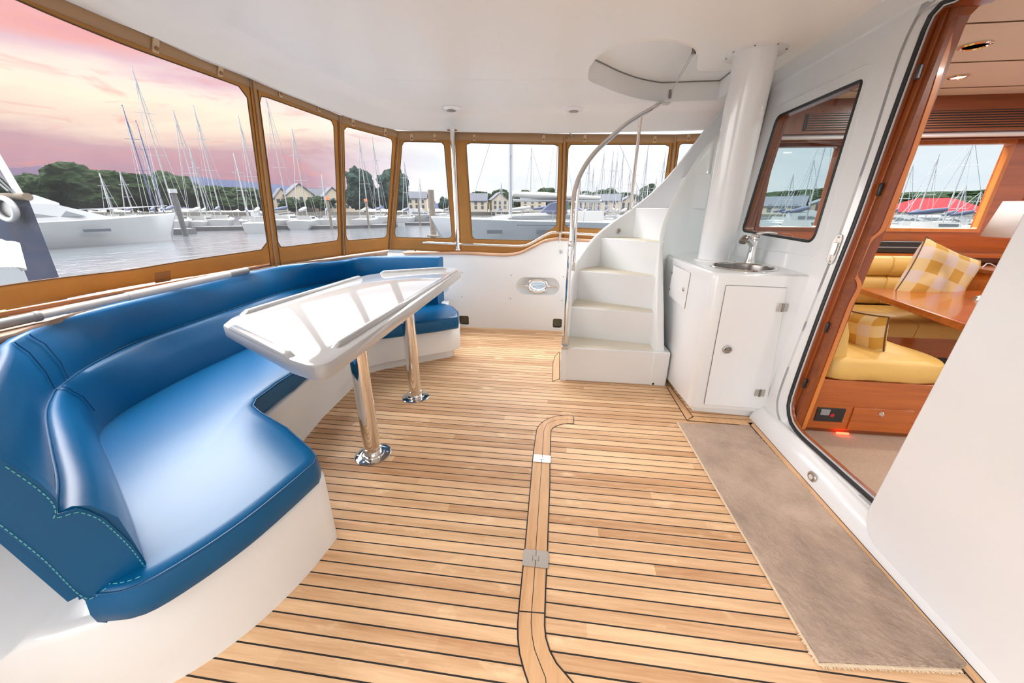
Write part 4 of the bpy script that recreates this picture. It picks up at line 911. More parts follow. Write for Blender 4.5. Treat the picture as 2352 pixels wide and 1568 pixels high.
# seams across the corner
for P in ([(160, 868), (170, 880)],): pass
sm = [ts_[i] for i in range(0, 90)]
tube('tier_seam', [p+V((0, 0, .004)) for p in ts_], .003, M['blued'], bk, 6)
tube('seat_seam', [V((p.x, p.y, .424)) for p in tj], .004, M['blued'], bk, 6)
u1 = [pz(40, 779, .862), pz(70, 800, .83), pz(95, 835, .77), pz(124, 880, .685)]
# seat pad plan
front = [pz(x, y, .42) for x, y in [(210, 1402), (300, 1352), (430, 1282), (560, 1195), (660, 1115), (722, 1062), (728, 1046), (716, 1030), (660, 980), (600, 945), (583, 930), (590, 915), (640, 878), (672, 858)]]
front = catm([pz(212, 1408, .36)]+front[1:6], 4)+front[6:]
front += [V((-1.50, 1.95, .42)), V((-1.515, 2.30, .42)), V((-1.47, 2.46, .42)), V((-1.36, 2.58, .42)), pz(1000, 748-12, .42), pz(1052, 728, .42), pz(1053, 716, .42), pz(1040, 704, .42), pz(1021, 697, .42)]
backl = [V((a.x, a.y, .42))+V((b.x-a.x, b.y-a.y, 0)).normalized()*(.10 if i < 40 else .03) for i, (a, b) in enumerate(zip(tj, ts_))][::-1]
seat = thing('seat_cushion', (-1.4, 1.6, .32), 'glossy blue vinyl seat cushion running the length of the white bench', 'cushion')
fl = [V((p.x, p.y, 0)) for p in front]; bl = [V((p.x, p.y, 0)) for p in backl]
poly = fl+bl; n = len(poly)
area = sum(poly[i].x*poly[(i+1) % n].y-poly[(i+1) % n].x*poly[i].y for i in range(n))
def ins(d):
    out = []
    for i in range(n):
        if i >= len(fl): out.append(poly[i].copy()); continue
        t = (poly[(i+1) % n]-poly[i-1]).normalized(); s = 1 if area > 0 else -1; out.append(poly[i]+V((-t.y, t.x, 0))*d*s)
    return out
rr = [[V((p.x, p.y, z)) for p in ins(d)] for d, z in ((.010, BZ+.002), (.0, BZ+.012), (-.004, .36), (0, .405), (.005, .417), (.016, .424), (.04, .427))]
g = loftg(rr, True, True)
mk('pad', *g, M['blue'], seat, smooth=60)
tube('piping', [V((p.x, p.y, .418)) for p in ins(.003)[:len(fl)]], .0028, M['blued'], seat, 6)
stitches('front_stitching', [V((p.x, p.y, .4265)) for p in ins(.022)[:6]], seat)
# ================================================================== TABLE
TZ = .77
tb_ = thing('cockpit_table', (-1.2, 2.0, 0), 'glossy white table with raised edges on two chrome legs', 'table')
tpx = [(512, 745), (533, 727), (690, 676), (848, 627), (940, 618), (1042, 614), (1058, 620), (920, 708), (778, 800), (740, 828), (715, 838), (685, 836), (658, 823), (585, 785)]
pl_ = [pz(x, y, TZ) for x, y in [(510, 746), (535, 726), (846, 629), (1045, 614), (1060, 621), (746, 822), (700, 845), (655, 822)]]
P6_ = fillet([V((p.x, p.y, 0)) for p in (pl_[0], pl_[1], pl_[2], pl_[3], pl_[4], pz(735, 848, TZ), pl_[7])], [.02, .06, .15, .05, .03, .10, .05], 8)
Q6 = P6_; n = len(Q6)
ar = sum(Q6[i].x*Q6[(i+1) % n].y-Q6[(i+1) % n].x*Q6[i].y for i in range(n)); s6 = 1 if ar > 0 else -1
def tin(d):
    return [Q6[i]+V((-(t := (Q6[(i+1) % n]-Q6[i-1]).normalized()).y, t.x, 0))*d*s6 for i in range(n)]
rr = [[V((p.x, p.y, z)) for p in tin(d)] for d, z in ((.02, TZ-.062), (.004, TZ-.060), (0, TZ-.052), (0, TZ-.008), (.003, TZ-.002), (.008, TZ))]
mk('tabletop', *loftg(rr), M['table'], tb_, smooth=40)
def fiddle(a, b, taper=.035):
    a, b = V(a), V(b); d = (b-a).normalized(); s = V((-d.y, d.x, 0)); L = (b-a).length; rings = []
    for t, h in ((0, .001), (taper*.5/L, .012), (taper/L, .020), (1-taper/L, .020), (1-taper*.5/L, .012), (1, .001)):
        c = a+d*(t*L); rings.append([c+s*u+V((0, 0, TZ-.002+hh)) for u, hh in ((-.016, 0), (-.014, h*.8), (-.008, h), (.008, h), (.014, h*.8), (.016, 0))])
    return mk('raised_edge', *loftg(rings), M['table'], tb_, smooth=50)
def inw(p, q, c=V((-1.2, 2.1, 0)), d=.017):
    t = (q-p).normalized(); nn_ = V((-t.y, t.x, 0)); nn_ = nn_ if nn_.dot(c-p) > 0 else -nn_; return p+nn_*d, q+nn_*d
f2 = lambda x, y: V((pz(x, y, TZ).x, pz(x, y, TZ).y, 0))
for a, b in [(f2(549, 722), f2(824, 636)), (f2(872, 626), f2(1025, 616)), (f2(1053, 624), f2(776, 800)), (f2(660, 824), f2(523, 754))]:
    fiddle(*inw(a, b))
for i, (x, y) in enumerate([(857, 1043), (955, 911)]):
    b = pz(x, y, 0)
    lg = lathe('leg', [(.047, .012), (.047, .055), (.044, .057), (.044, .30), (.0435, TZ-.06)], V((b.x, b.y, 0)), M['steel'], tb_, seg=40)
    ft = lathe('foot_plate', [(.098, .001), (.0975, .004), (.093, .006), (.062, .007), (.058, .013), (.047, .015)], V((b.x, b.y, 0)), M['steel'], lg, seg=48)
    for k in range(6): a = math.radians(60*k+20); lathe('screw', [(.001, .0105), (.006, .010), (.007, .007)], V((b.x+.078*math.cos(a), b.y+.078*math.sin(a), -.003)), M['brush'], lg, seg=10)
# ---- telescopic deck-brush pole and wooden boathook on the teak cap
def onrail(x, y, z=.895): return pz(x, y, z)
A, B = onrail(-40, 750), onrail(566, 621)
pol = thing('telescopic_pole', (A+B)/2, 'long white telescopic pole with grey grips lying on the teak cap', 'pole')
PL = [onrail(x, y) for x, y in [(-60, 758), (-5, 745), (72, 728), (100, 721), (280, 681), (525, 630), (567, 621)]]
d = (PL[-1]-PL[0]).normalized(); base0 = PL[0]; ln = lambda p: base0+d*((p-base0).dot(d))
PL = [ln(p) for p in PL]
tube('lower_grip', [PL[0], PL[2]], .0185, M['grey'], pol); tube('collar', [PL[2], PL[2].lerp(PL[3], .4)], .0205, M['grey'], pol)
tube('inner_tube', [PL[2], PL[3].lerp(PL[4], .25)], .0155, M['poleW'], pol); tube('middle_tube', [PL[3].lerp(PL[4], .2), PL[4].lerp(PL[5], .05)], .0175, M['poleW'], pol); tube('outer_tube', [PL[4], PL[5]], .0205, M['poleW'], pol); tube('upper_grip', [PL[5], PL[6]], .022, M['grey'], pol)
S0, S1 = onrail(-60, 733, .90), onrail(618, 608, .90)
bh = thing('boathook', (S0+S1)/2, 'varnished wooden boathook behind the white pole against the canvas', 'boathook')
tube('wooden_shaft', [S0, S1], .0125, M['stick'], bh)
tube('brass_ferrule', [onrail(-30, 727, .90), onrail(14, 719, .90)], .0155, M['brass'], bh)
# ================================================================== RUG
rp = [pz(x, y, .0) for x, y in [(1556, 972), (1722, 978), (2222, 1530), (2205, 1542), (1880, 1528), (1845, 1470)]]
rugt = thing('door_mat', (1.1, 1.5, 0), 'beige carpet runner lying along the saloon doorway', 'rug')
NX, NY = 90, 260; vs, fs = [], []
def rugp(u, v):                                           # u across, v along (0 far, 1 near)
    a = rp[0].lerp(rp[5], v) if v < .93 else rp[0].lerp(rp[5], .93).lerp(rp[4], (v-.93)/.07*1.0)
    Lr = [rp[0], rp[5], rp[4]]; Rr = [rp[1], rp[2], rp[3]]
    t = v*1.06; a = Lr[0].lerp(Lr[1], min(1, t)) if t <= 1 else Lr[1].lerp(Lr[2], (t-1)/.06); b = Rr[0].lerp(Rr[1], min(1, t)) if t <= 1 else Rr[1].lerp(Rr[2], (t-1)/.06)
    return a.lerp(b, u)
for j in range(NY+1):
    for i in range(NX+1):
        p = rugp(i/NX, j/NY); e = min(i, NX-i, j, NY-j); h = .010+.0035*noise.noise(V((p.x*140, p.y*140, 1)))+.003*noise.noise(V((p.x*45, p.y*45, 5)))+random.uniform(-.0012, .0012)
        if e < 2: p = p+V((noise.noise(V((p.x*90, p.y*90, 3)))*.006, noise.noise(V((p.x*90, p.y*90, 9)))*.006, 0)); h = .0005 if e == 0 else .008
        vs.append(V((p.x, p.y, h)))
for j in range(NY):
    for i in range(NX): k = j*(NX+1)+i; fs.append((k, k+1, k+NX+2, k+NX+1))
mk('carpet_pile', vs, fs, M['rug'], rugt, smooth=180)
edge = [rugp(0, k/60) for k in range(61)]+[rugp(k/30, 1) for k in range(1, 31)]
fr_ = []
for k, (a, b) in enumerate(zip(edge, edge[1:])):
    t = (b-a).normalized(); o_ = V((t.y, -t.x, 0)); 
    if o_.dot(V((1.1, 1.5, 0))-a) > 0: o_ = -o_
    nfr = 5 if k >= 56 else 2
    for q in range(nfr):
        p = a.lerp(b, (q+random.random())/nfr); l_ = random.uniform(.004, .012 if k >= 56 else .006)
        fr_.append(tubeg([V((p.x, p.y, .006)), V((p.x, p.y, .004))+o_*l_+t*random.uniform(-.006, .006)], [.0028, .0012], 5))
fr_.append(tubeg([V((p.x, p.y, .005)) for p in edge], .005, 6))
o = mk('bound_fringe', *cat2(*fr_), M['rugb'], rugt, smooth=60); o['kind'] = 'stuff'
# ================================================================== SALOON INTERIOR
SY = 3.85                                                 # inner face of the saloon side wall
struct(mk('floor_saloon', *boxg(1.42, 4.6, -.5, 3.9, -.05, 0), M['carpet']))
ps = lambda x, y, Y=SY: py(x, y, Y)
def rect(a, b): return (a, b)
wA = [ps(x, y) for x, y in [(1776, 322), (1934, 328), (1934, 521), (1776, 521)]]
wB = [ps(x, y) for x, y in [(2112, 333), (2312, 333), (2312, 526), (2112, 526)]]
zt, zb_ = wB[0].z, wB[2].z
xa0, xa1 = ps(1742, 518).x, ps(1868, 518).x+.03
xb0, xb1 = ps(2040, 526).x, ps(2240, 526).x
xc0 = xb1+.30
holes = [rrect((xa0+xa1)/2, (zt+zb_)/2, (xa1-xa0)/2, (zt-zb_)/2, .03), rrect((xb0+xb1)/2, (zt+zb_)/2, (xb1-xb0)/2, (zt-zb_)/2, .008), rrect(xc0+.35, (zt+zb_)/2, .35, (zt-zb_)/2, .008)]
struct(plate('wall_saloon_side', [(1.42, 0), (4.7, 0), (4.7, 2.12), (1.42, 2.12)], holes, .05, (0, SY, 0), (1, 0, 0), (0, 0, 1), (0, 1, 0), M['cherryx']))
for i, h in enumerate(holes):
    w9 = thing('window_%d' % (9+i), (h[0][0], SY, zb_), kind='structure')
    mk('pane', *extr([V((a, SY+.03, b)) for a, b in h], (0, .006, 0)), M['pane'], w9)
    ring = [[V((a, SY+dy, b)) for a, b in rrect((h[0][0]+0)*0+sum(p[0] for p in h)/len(h), (zt+zb_)/2, max(p[0] for p in h)-sum(p[0] for p in h)/len(h)+dw, (zt-zb_)/2+dw, .012)] for dw, dy in ((.03, 0), (.03, -.012), (.0, -.012), (-.004, .03))]
    mk('frame', *loftg(ring, True, False), M['cherryd' if i == 0 else 'cherryl'], w9, fixn=False)
# pelmet with louvred vent, blind roll
b1_, t1_ = ps(2200, 318, 3.7), ps(2200, 240, 3.62)
pm = thing('trim_13', (2.8, 3.7, 1.8), kind='structure')
mk('pelmet', *boxg(1.45, 4.6, 3.60, 3.85, ps(2200, 300, 3.6).z, 2.12), M['cherryd'], pm)
z0v, z1v = ps(2200, 290, 3.59).z, ps(2200, 256, 3.59).z
g = []
for k in range(7): z = z0v+(z1v-z0v)*k/6; g.append(boxg(1.9, 4.4, 3.590, 3.601, z-.004, z+.004))
o = mk('vent_louvres', *cat2(*g), M['cherryd'], pm); mk('vent_backing', *boxg(1.88, 4.42, 3.597, 3.602, z0v-.01, z1v+.01), M['seam'], pm)
bl_ = thing('roller_blind', (2.8, 3.66, ps(2200, 311, 3.66).z), 'pale blind roll above the saloon side windows', 'blind'); tube('blind_roll', [V((1.5, 3.66, ps(2200, 309, 3.66).z)), V((4.4, 3.66, ps(2200, 309, 3.66).z))], .019, M['head'], bl_)
tube('bottom_bar', [V((1.5, 3.70, ps(2200, 319, 3.70).z)), V((4.4, 3.70, ps(2200, 319, 3.70).z))], .008, M['cherryd'], bl_)
# saloon ceiling of fabric panels with seams, lights
struct(mk('ceiling_saloon', *boxg(1.5, 4.7, -.5, 3.9, 2.10, 2.15), M['head']))
g = [boxg(1.5, 4.7, pz(x, y, 2.1).y-.004, pz(x, y, 2.1).y+.004, 2.097, 2.101) for x, y in [(2230, 53), (2200, 143), (2200, 201)]]
struct(mk('trim_14', *cat2(*g), M['zipm']))
for i, (x, y, lit) in enumerate([(2240, 104, 0), (2202, 176, 1), (2335, 222, 0)]):
    p = pz(x, y, 2.099); t = thing('saloon_downlight', p, ['round chrome ring downlight in the saloon ceiling, switched off, nearest the door top', 'small glowing round downlight in the saloon ceiling', 'round downlight at the right edge of the saloon ceiling, switched off'][i], 'downlight', 'saloon ceiling downlights')
    R_ = .062 if not lit else .05
    lathe('bezel', [(R_-.016, -.004), (R_-.01, -.009), (R_, -.004), (R_, 0)], p, M['steel'], t); lathe('lens', [(.001, -.003), (R_-.016, -.004)], p, M['lit' if lit else 'unlit'], t)
def lamp(name, loc, e, size, col=(1, .96, .91), rot=(0, 0, 0), spot=False):
    l = bpy.data.lights.new(name, 'SPOT' if spot else 'AREA'); l.energy = e; l.color = col
    if spot: l.spot_size = 2.5; l.spot_blend = .7; l.shadow_soft_size = size
    else: l.shape = 'DISK'; l.size = size
    o = bpy.data.objects.new(name, l); COL.objects.link(o); o.location = loc; o.rotation_euler = rot; return o
for x, y in ((2.1, 2.6), (2.5, 3.1), (3.3, 2.6), (2.2, 1.2), (3.3, 1.2)): lamp('saloon_lamp', (x, y, 2.08), LAMP_E, .10)
struct(plate('wall_saloon_far', [(-.5, 0), (3.9, 0), (3.9, 2.12), (-.5, 2.12)], [rrect(1.7, 1.5, 1.9, .46, .05)], .05, (4.6, 0, 0), (0, 1, 0), (0, 0, 1), (1, 0, 0), M['cherryx']))
mk('pane', *boxg(4.62, 4.63, -.2, 3.6, 1.04, 1.96), M['pane'], thing('window_12', (4.62, 1.7, 1.04), kind='structure'))
struct(mk('wall_saloon_aft', *boxg(1.42, 1.45, 3.36, 3.86, 0, 2.12), M['cherryx']))
# cladding on the inside of the bulkhead left of the door
ic_in = [(a, b) for a, b in shr(wl, .0)]
struct(plate('trim_15', [(2.06, 0), (3.77, 0), (3.77, 2.1), (2.06, 2.1)], [[((a-2.5)*1.0+2.5, b) for a, b in wl]], .02, (X0+.055, 0, 0), WU, WW, WNn, M['cherryd']))
# near sofa (faces inward) : plinth, drawer, cushion
YS = 2.16
fa, fb_ = py(1840, 985, YS), py(2120, 1000, YS)
sf = thing('mustard_sofa', (2.0, 2.5, 0), 'mustard leather sofa on a cherry wood plinth just inside the saloon door', 'sofa')
zc0, zc1 = py(1905, 872, YS).z, py(1905, 842, YS).z
xs0, xs1 = 1.47, 2.12
xr = py(2163, 880, YS).x
mk('plinth', *boxg(xs0, xr+.0, YS, 2.85, 0.03, zc0), M['cherryx'], sf, bevel=.004)
mk('toe_kick', *boxg(xs0, xr-.02, YS+.02, 2.85, 0, .03), M['cherryd'], sf)
dq = [py(x, y, YS) for x, y in [(1960, 935), (2098, 941), (2076, 997), (1944, 985)]]
x_0, x_1, z_0, z_1 = py(1952, 960, YS).x, py(2088, 968, YS).x, py(2020, 990, YS).z, py(2020, 938, YS).z
dw = mk('drawer', *boxg(x_0, x_1, YS-.008, YS, z_0, z_1), M['cherryx'], sf, bevel=.002); p = py(2024, 951, YS-.008); lathe('drawer_knob', [(.001, .010), (.010, .010), (.014, .005), (.016, 0)], p, M['steel'], dw, ax=(0, -1, 0), seg=18)
q0, q1 = py(1868, 965, YS), py(1943, 938, YS); so_ = mk('socket_panel', *boxg(q0.x, q1.x, YS-.006, YS, q0.z, q1.z), M['pvc'], sf, bevel=.002)
mk('socket', *boxg(q0.x+.02, q0.x+.07, YS-.010, YS-.006, q0.z+.045, q0.z+.085), M['grey'], so_, bevel=.002); lathe('socket_outlet', [(.001, .004), (.012, .003)], V(((q0.x+q1.x)/2+.01, YS-.006, (q0.z+q1.z)/2)), M['red'], so_, ax=(0, -1, 0), seg=14)
# seat cushion outline in plan
CT = py(1915, 838, YS).z+.035
cpl = [V((1.50, YS-.01, 0)), V((xr-.03, YS-.01, 0)), V((xr+.05, YS+.10, 0)), pz(2205, 795, CT), V((2.0, 2.9, 0)), V((1.50, 2.9, 0))]
cpl[3] = V((pz(2130, 800, CT).x, pz(2130, 800, CT).y, 0)); 
XS = py(1902, 850, YS).x
cpl = [V((XS, YS-.01, 0)), V((xr-.02, YS-.01, 0)), V((xr+.03, YS+.06, 0)), V((xr+.0, 2.6, 0)), V((1.90, 2.92, 0)), V((XS, 2.92, 0))]
pc = fillet(cpl, [.06, .05, .04, .05, .0, 0], 5)
def cush(name, P, z0, z1, m, parent, puff=.02, amp=.006, r=.03):
    c = sum(P, V())/len(P); rings = []
    for k, z in ((1-r/.6, z0), (1, z0+.015), (1.012, (z0+z1)/2), (1.0, z1-.015), (.97, z1-.002), (.9, z1+puff*.5), (.6, z1+puff), (.25, z1+puff), (.02, z1+puff)):
        rings.append([V((c.x+(p.x-c.x)*k, c.y+(p.y-c.y)*k, z+(amp*noise.noise(V((p.x*k*9, p.y*k*4, z*3))) if k < .98 else 0))) for p in P])
    return mk(name, *loftg(rings), m, parent, smooth=70)
def dense(P, n=60): return resamp(P+[P[0]], n+1)[:-1]
cush('seat', dense(pc), zc0+.002, CT, M['leather'], sf, .012, .012)
bb = [V((1.47, YS+.05, 0)), V((1.60, YS+.05, 0)), V((1.62, 2.9, 0)), V((1.47, 2.9, 0))]
mk('side_back', *loftg([[V((XS-.10, y, CT-.10)), V((XS+.08+.02*s, y, CT-.01)), V((XS+.07, y, CT+.16*s)), V((XS+.03, y, CT+.27*s)), V((XS-.02, y, CT+.30*s)), V((XS-.09, y, CT+.28*s))] for y, s in ((YS+.03, .9), (YS+.06, 1), (2.5, 1), (2.95, 1))]), M['leather'], sf, smooth=60)
# far sofa along the side wall
s2 = thing('wall_sofa', (2.8, 3.4, 0), 'long mustard leather settee below the saloon side window', 'sofa')
YB2 = 3.02
zs0, zs1 = py(2080, 775, YB2).z, py(2080, 742, YB2).z
mk('plinth', *boxg(1.5, 4.4, YB2+.01, 3.8, 0, zs0), M['cherryx'], s2)
mk('vent_grille', *boxg(py(2130, 820, YB2).x, py(2180, 820, YB2).x, YB2, YB2+.012, py(2150, 838, YB2).z, py(2150, 822, YB2).z), M['pvc'], s2)
for k, (a, b) in enumerate(((1.5, 2.72), (2.725, 3.5), (3.505, 4.4))):
    mk('seat', *loftg([[V((x, YB2, zs0)), V((x, YB2-.01, zs1-.02)), V((x, YB2+.02, zs1+.004)), V((x, 3.3, zs1+.015)), V((x, 3.56, zs1+.01)), V((x, 3.56, zs0))] for x in (a, a+.012, b-.012, b)]), M['leather'], s2, smooth=60)
ztb = py(2080, 589, 3.62).z
for k, (a, b) in enumerate(((1.5, ps(2043, 620, 3.6).x-.002), (ps(2043, 620, 3.6).x+.002, ps(2222, 600, 3.6).x))):
    zm = py(2020, 634, 3.58).z
    for z0, z1, nm in ((zs1+.01, zm-.002, 'lower_back'), (zm+.002, ztb, 'upper_back')):
        mk(nm, *loftg([[V((x, 3.60+yo, z0)), V((x, 3.575+yo, z0+.02)), V((x, 3.565+yo, (z0+z1)/2)), V((x, 3.58+yo, z1-.02)), V((x, 3.61+yo, z1)), V((x, 3.78, z1)), V((x, 3.78, z0))] for x, yo in ((a, .012), (a+.015, 0), (b-.015, 0), (b, .012))]), M['leather'], s2, smooth=60)
mk('back_ledge', *boxg(1.5, 4.4, 3.66, 3.84, ztb-.005, ztb+.02), M['cherryx'], s2)
q0, q1 = py(1990, 580, 3.72), py(2128, 556, 3.72)
bx_ = thing('black_player', ((q0.x+q1.x)/2, 3.74, ztb+.02), 'flat black box lying on the ledge below the saloon window', 'box')
mk('case', *boxg(q0.x-.1, q1.x, 3.70, 3.82, ztb+.021, ztb+.021+(q1.z-q0.z)), M['pvc'], bx_, bevel=.005); mk('trim_line', *boxg(q0.x-.1, q1.x-.01, 3.696, 3.701, ztb+.021+(q1.z-q0.z)*.45, ztb+.021+(q1.z-q0.z)*.55), M['grey'], bx_)
# side shelf with socket and cable at the right
sh = thing('side_locker', (3.3, 3.5, 0), 'dark topped wooden locker at the right end of the settee', 'locker')
xq = ps(2222, 640, 3.4).x
mk('carcass', *boxg(xq+.12, 4.5, 3.05, 3.84, 0, py(2255, 640, 3.1).z), M['cherryx'], sh); mk('top', *boxg(xq+.1, 4.5, 3.03, 3.84, py(2255, 640, 3.1).z, py(2255, 640, 3.1).z+.025), M['cherryd'], sh)
cb = [py(x, y, 3.55) for x, y in [(2222, 608), (2232, 602), (2245, 606), (2255, 614), (2268, 605), (2280, 608), (2292, 616)]]
o = tube('cable', catm(cb, 5), .004, M['poleW'], seg=6); tag(o, 'thin white cable curling above the locker at the end of the settee', 'cable')
# table
TT = .70
tbl = thing('saloon_table', (2.9, 2.8, 0), 'polished cherry wood saloon table with a light-catching top', 'table')
tq = [pz(1973, 660, TT), pz(2228, 748, TT)]; tc_ = fillet([V((tq[0].x, 3.27, 0)), V((tq[1].x-.0, tq[1].y, 0)), V((3.6, tq[1].y-.03, 0)), V((3.6, 3.28, 0))], .03, 4)
mk('tabletop', *prism([(p.x, p.y) for p in tc_], TT-.045, TT), M['cherryx'], tbl, bevel=.006, seg=3)
lathe('pedestal', [(.16, 0), (.15, .02), (.045, .04), (.045, TT-.05)], V((2.95, 2.75, 0)), M['steel'], tbl)
# plaid cushions
def pillow(name, c, ux, uy, nz, w, h, th, lab):
    ux, uy = V(ux).normalized(), V(uy).normalized(); nz = ux.cross(uy).normalized(); N = 18; vs, fs, uvs = [], [], []
    for side in (1, -1):
        for j in range(N+1):
            for i in range(N+1):
                u, v = i/N*2-1, j/N*2-1; e = (1-u**4)*(1-v**4); pin = 1-.10*(abs(u)**2*(1-abs(v))**1+0)-.0; pin2 = 1-.10*(abs(v)**2*(1-abs(u)))
                vs.append(V(c)+ux*(u*w/2*(1-.09*(1-v*v)*abs(u)**3*0-.08*(1-abs(v)**2)*abs(u)))+uy*(v*h/2*(1-.08*(1-abs(u)**2)*abs(v)))+nz*side*(th/2*max(0, e)**.5*(1+.12*noise.noise(V((u*2, v*2, side)))))); uvs.append((i/N, j/N))
    M1 = (N+1)**2
    for s in (0, 1):
        for j in range(N):
            for i in range(N): k = s*M1+j*(N+1)+i; q = (k, k+1, k+N+2, k+N+1); fs.append(q if s == 0 else q[::-1])
    bm_vs = vs
    t = thing(name, c, lab, 'cushion', 'plaid cushions in the saloon'); o = mk('cover', vs, fs, M['plaid'], t, smooth=70, uvs=uvs)
    border = [V(c)+ux*(u*w/2*(1-.08*(1-abs(v)**2)*abs(u)))+uy*(v*h/2*(1-.08*(1-abs(u)**2)*abs(v))) for u, v in [(-1, -1+k/6) for k in range(12)]+[(-1+k/6, 1) for k in range(12)]+[(1, 1-k/6) for k in range(12)]+[(1-k/6, -1) for k in range(12)]]
    tube('piping', border, .0045, M['zipm'], t, 6, True); return t
c = py(2150, 640, 3.28)
pillow('plaid_cushion', c+V((0, .0, .0)), (.86, .15, -.30), (.36, .22, .88), None, .56, .50, .17, 'yellow and grey plaid cushion leaning on the settee back above the table')
c = py(1952, 785, 2.45)
pillow('plaid_cushion', py(1962, 778, 2.50), (.20, -.97, .05), (-.25, -.02, .95), None, .40, .40, .12, 'smaller plaid cushion with dark piping at the left end of the mustard sofa')
# red courtesy light at the plinth, white lamp shade
p = py(1935, 992, YS-.004); o = mk('floor_light', *boxg(p.x-.035, p.x+.035, YS-.012, YS-.001, .004, .016), M['redlit'], bevel=.003); tag(o, 'glowing red courtesy light at the foot of the sofa plinth', 'light')
q = [py(x, y, 2.9) for x, y in [(2310, 462), (2272, 544), (2335, 545), (2400, 462)]]
tl = thing('table_lamp', (q[1].x+.16, 2.9, TT), 'table lamp with a plain white shade at the right edge inside the saloon', 'lamp')
mk('lamp_shade', *loftg([[V((q[1].x+.16+.155*k*math.cos(a), 2.9+.155*k*math.sin(a), z)) for a in [2*math.pi*i/28 for i in range(28)]] for k, z in ((1.0, q[1].z), (.78, q[0].z))], True, False), M['shade'], tl, solid=.004)
hl = q[1].z-TT; lathe('lamp_base', [(.07, 0), (.06, .02), (.02, .04), (.015, hl*.8), (.012, hl+.05)], V((q[1].x+.16, 2.9, TT+.001)), M['dsteel'], tl)
# ================================================================== HARBOUR
ZW = -1.3
def wat(x, D): p = far(x, 477, D); return V((p.x, p.y, ZW))
def hgt(x, y, D): return far(x, y, D).z                   # height of a sight line D metres away
struct(mk('water', [V((-4500, -300, ZW)), V((4500, -300, ZW)), V((4500, 6000, ZW)), V((-4500, 6000, ZW))], [(0, 1, 2, 3)], M['water'], local=True, fixn=False))
# far moorland ridges and shore
def ridge(name, xs, D, depth, m):
    v = []; 
    P = [(far(x, y, D)) for x, y in xs]; P = catm(P, 8)
    n = len(P)
    for i, p in enumerate(P):
        d = V((p.x, p.y, 0)).normalized(); h = p.z+D*.0012*noise.noise(V((i*.35, 3, D)))*2
        v += [V((p.x, p.y, ZW))-d*depth*.5, V((p.x, p.y, 0))-d*depth*.25+V((0, 0, h*.62)), V((p.x, p.y, h)), V((p.x, p.y, 0))+d*depth*.5+V((0, 0, h*.7)), V((p.x, p.y, ZW))+d*depth]
    f = [(5*i+k, 5*i+5+k, 5*i+6+k, 5*i+1+k) for i in range(n-1) for k in range(4)]
    return struct(mk(name, v, f, m, smooth=60))
ridge('hills', [(-260, 372), (-60, 384), (30, 386), (90, 381), (150, 384), (215, 392), (300, 404), (420, 408), (520, 412), (590, 418), (640, 424), (700, 430), (790, 436), (870, 442), (940, 452), (1000, 462)], 1900, 700, M['hillp'])
ridge('hills_near', [(300, 412), (430, 405), (500, 412), (600, 420), (700, 432), (800, 440), (900, 452), (980, 464), (1060, 470)], 1300, 400, M['hill'])
ridge('hills_right', [(1040, 462), (1150, 458), (1300, 452), (1420, 455), (1560, 450), (1700, 446), (1850, 444), (2000, 444), (2140, 440), (2260, 436), (2400, 432), (2700, 430)], 520, 200, M['leaf'])
struct(mk('shore', *loftg([[V((p.x, p.y, ZW-.5)), V((p.x, p.y, ZW+1.1)), V((p.x*1.6, p.y*1.6, ZW+1.6)), V((p.x*1.6, p.y*1.6, ZW-.5))] for p in [wat(x, D) for x, D in [(-400, 170), (0, 165), (300, 160), (600, 150), (800, 150), (1000, 150), (1200, 145), (1500, 150), (1900, 160), (2300, 170), (2700, 190)]]]), M['shore']))
# trees
def blob(c, r, s, seed, sub=4):
    bm = bmesh.new(); bmesh.ops.create_icosphere(bm, subdivisions=sub, radius=1)
    vs = []
    for v in bm.verts:
        q = v.co; k = 1+.34*noise.noise(q*1.7+V((seed, 0, 0)))+.16*noise.noise(q*4.5+V((0, seed, 0)))+.16*noise.noise(q*11+V((0, seed, 3)))
        vs.append(V((c[0]+q.x*r*k*s[0], c[1]+q.y*r*k*s[1], c[2]+q.z*r*k*s[2])))
    f = [tuple(v.index for v in f.verts) for f in bm.faces]; bm.free(); return vs, f
TREES = 0
def tree(x, D, ytop, w, lab, pine=False, z0=ZW+1.4):
    global TREES; TREES += 1; b = wat(x, D); b.z = z0; top = hgt(x, ytop, D); H = max(2., top-z0); rnd = random.Random(TREES*13)
    t = thing('pine_tree' if pine else 'tree', b, lab, 'tree', 'trees on the harbour shore')
    g = []; W_ = w/F*D/2
    for k in range(9 if pine else 7):
        a = rnd.uniform(0, 6.28); rr = W_*rnd.uniform(.42, .62); hh = rnd.uniform(.30, .74) if not pine else rnd.uniform(.3, .82)
        g.append(blob((b.x+math.cos(a)*W_*.55*(1.1-hh*.6), b.y+math.sin(a)*W_*.55, z0+H*hh), rr, (1, 1, min(1.2, H*.30/rr)), k+TREES))
    g.append(blob((b.x, b.y, z0+H*.72), W_*.5, (1, 1, min(1.3, H*.30/(W_*.5))), 99+TREES))
    mk('crown', *cat2(*g), M['pine' if pine else 'leaf'], t, smooth=0)
    tube('trunk', [b, b+V((0, 0, H*.5))], [W_*.07+.08, W_*.04+.05], M['bark'], t, 8)
names = ['by the left end of the shore', 'behind the white motor yacht', 'behind the motor yacht\'s bow', 'tallest of the left clump', 'right of the tallest left tree', 'left of the blue masts', 'behind the blue masts', 'behind the tallest left mast', 'between the left masts', 'behind the navy sail covers', 'left of the first canvas post', 'behind the first canvas post']
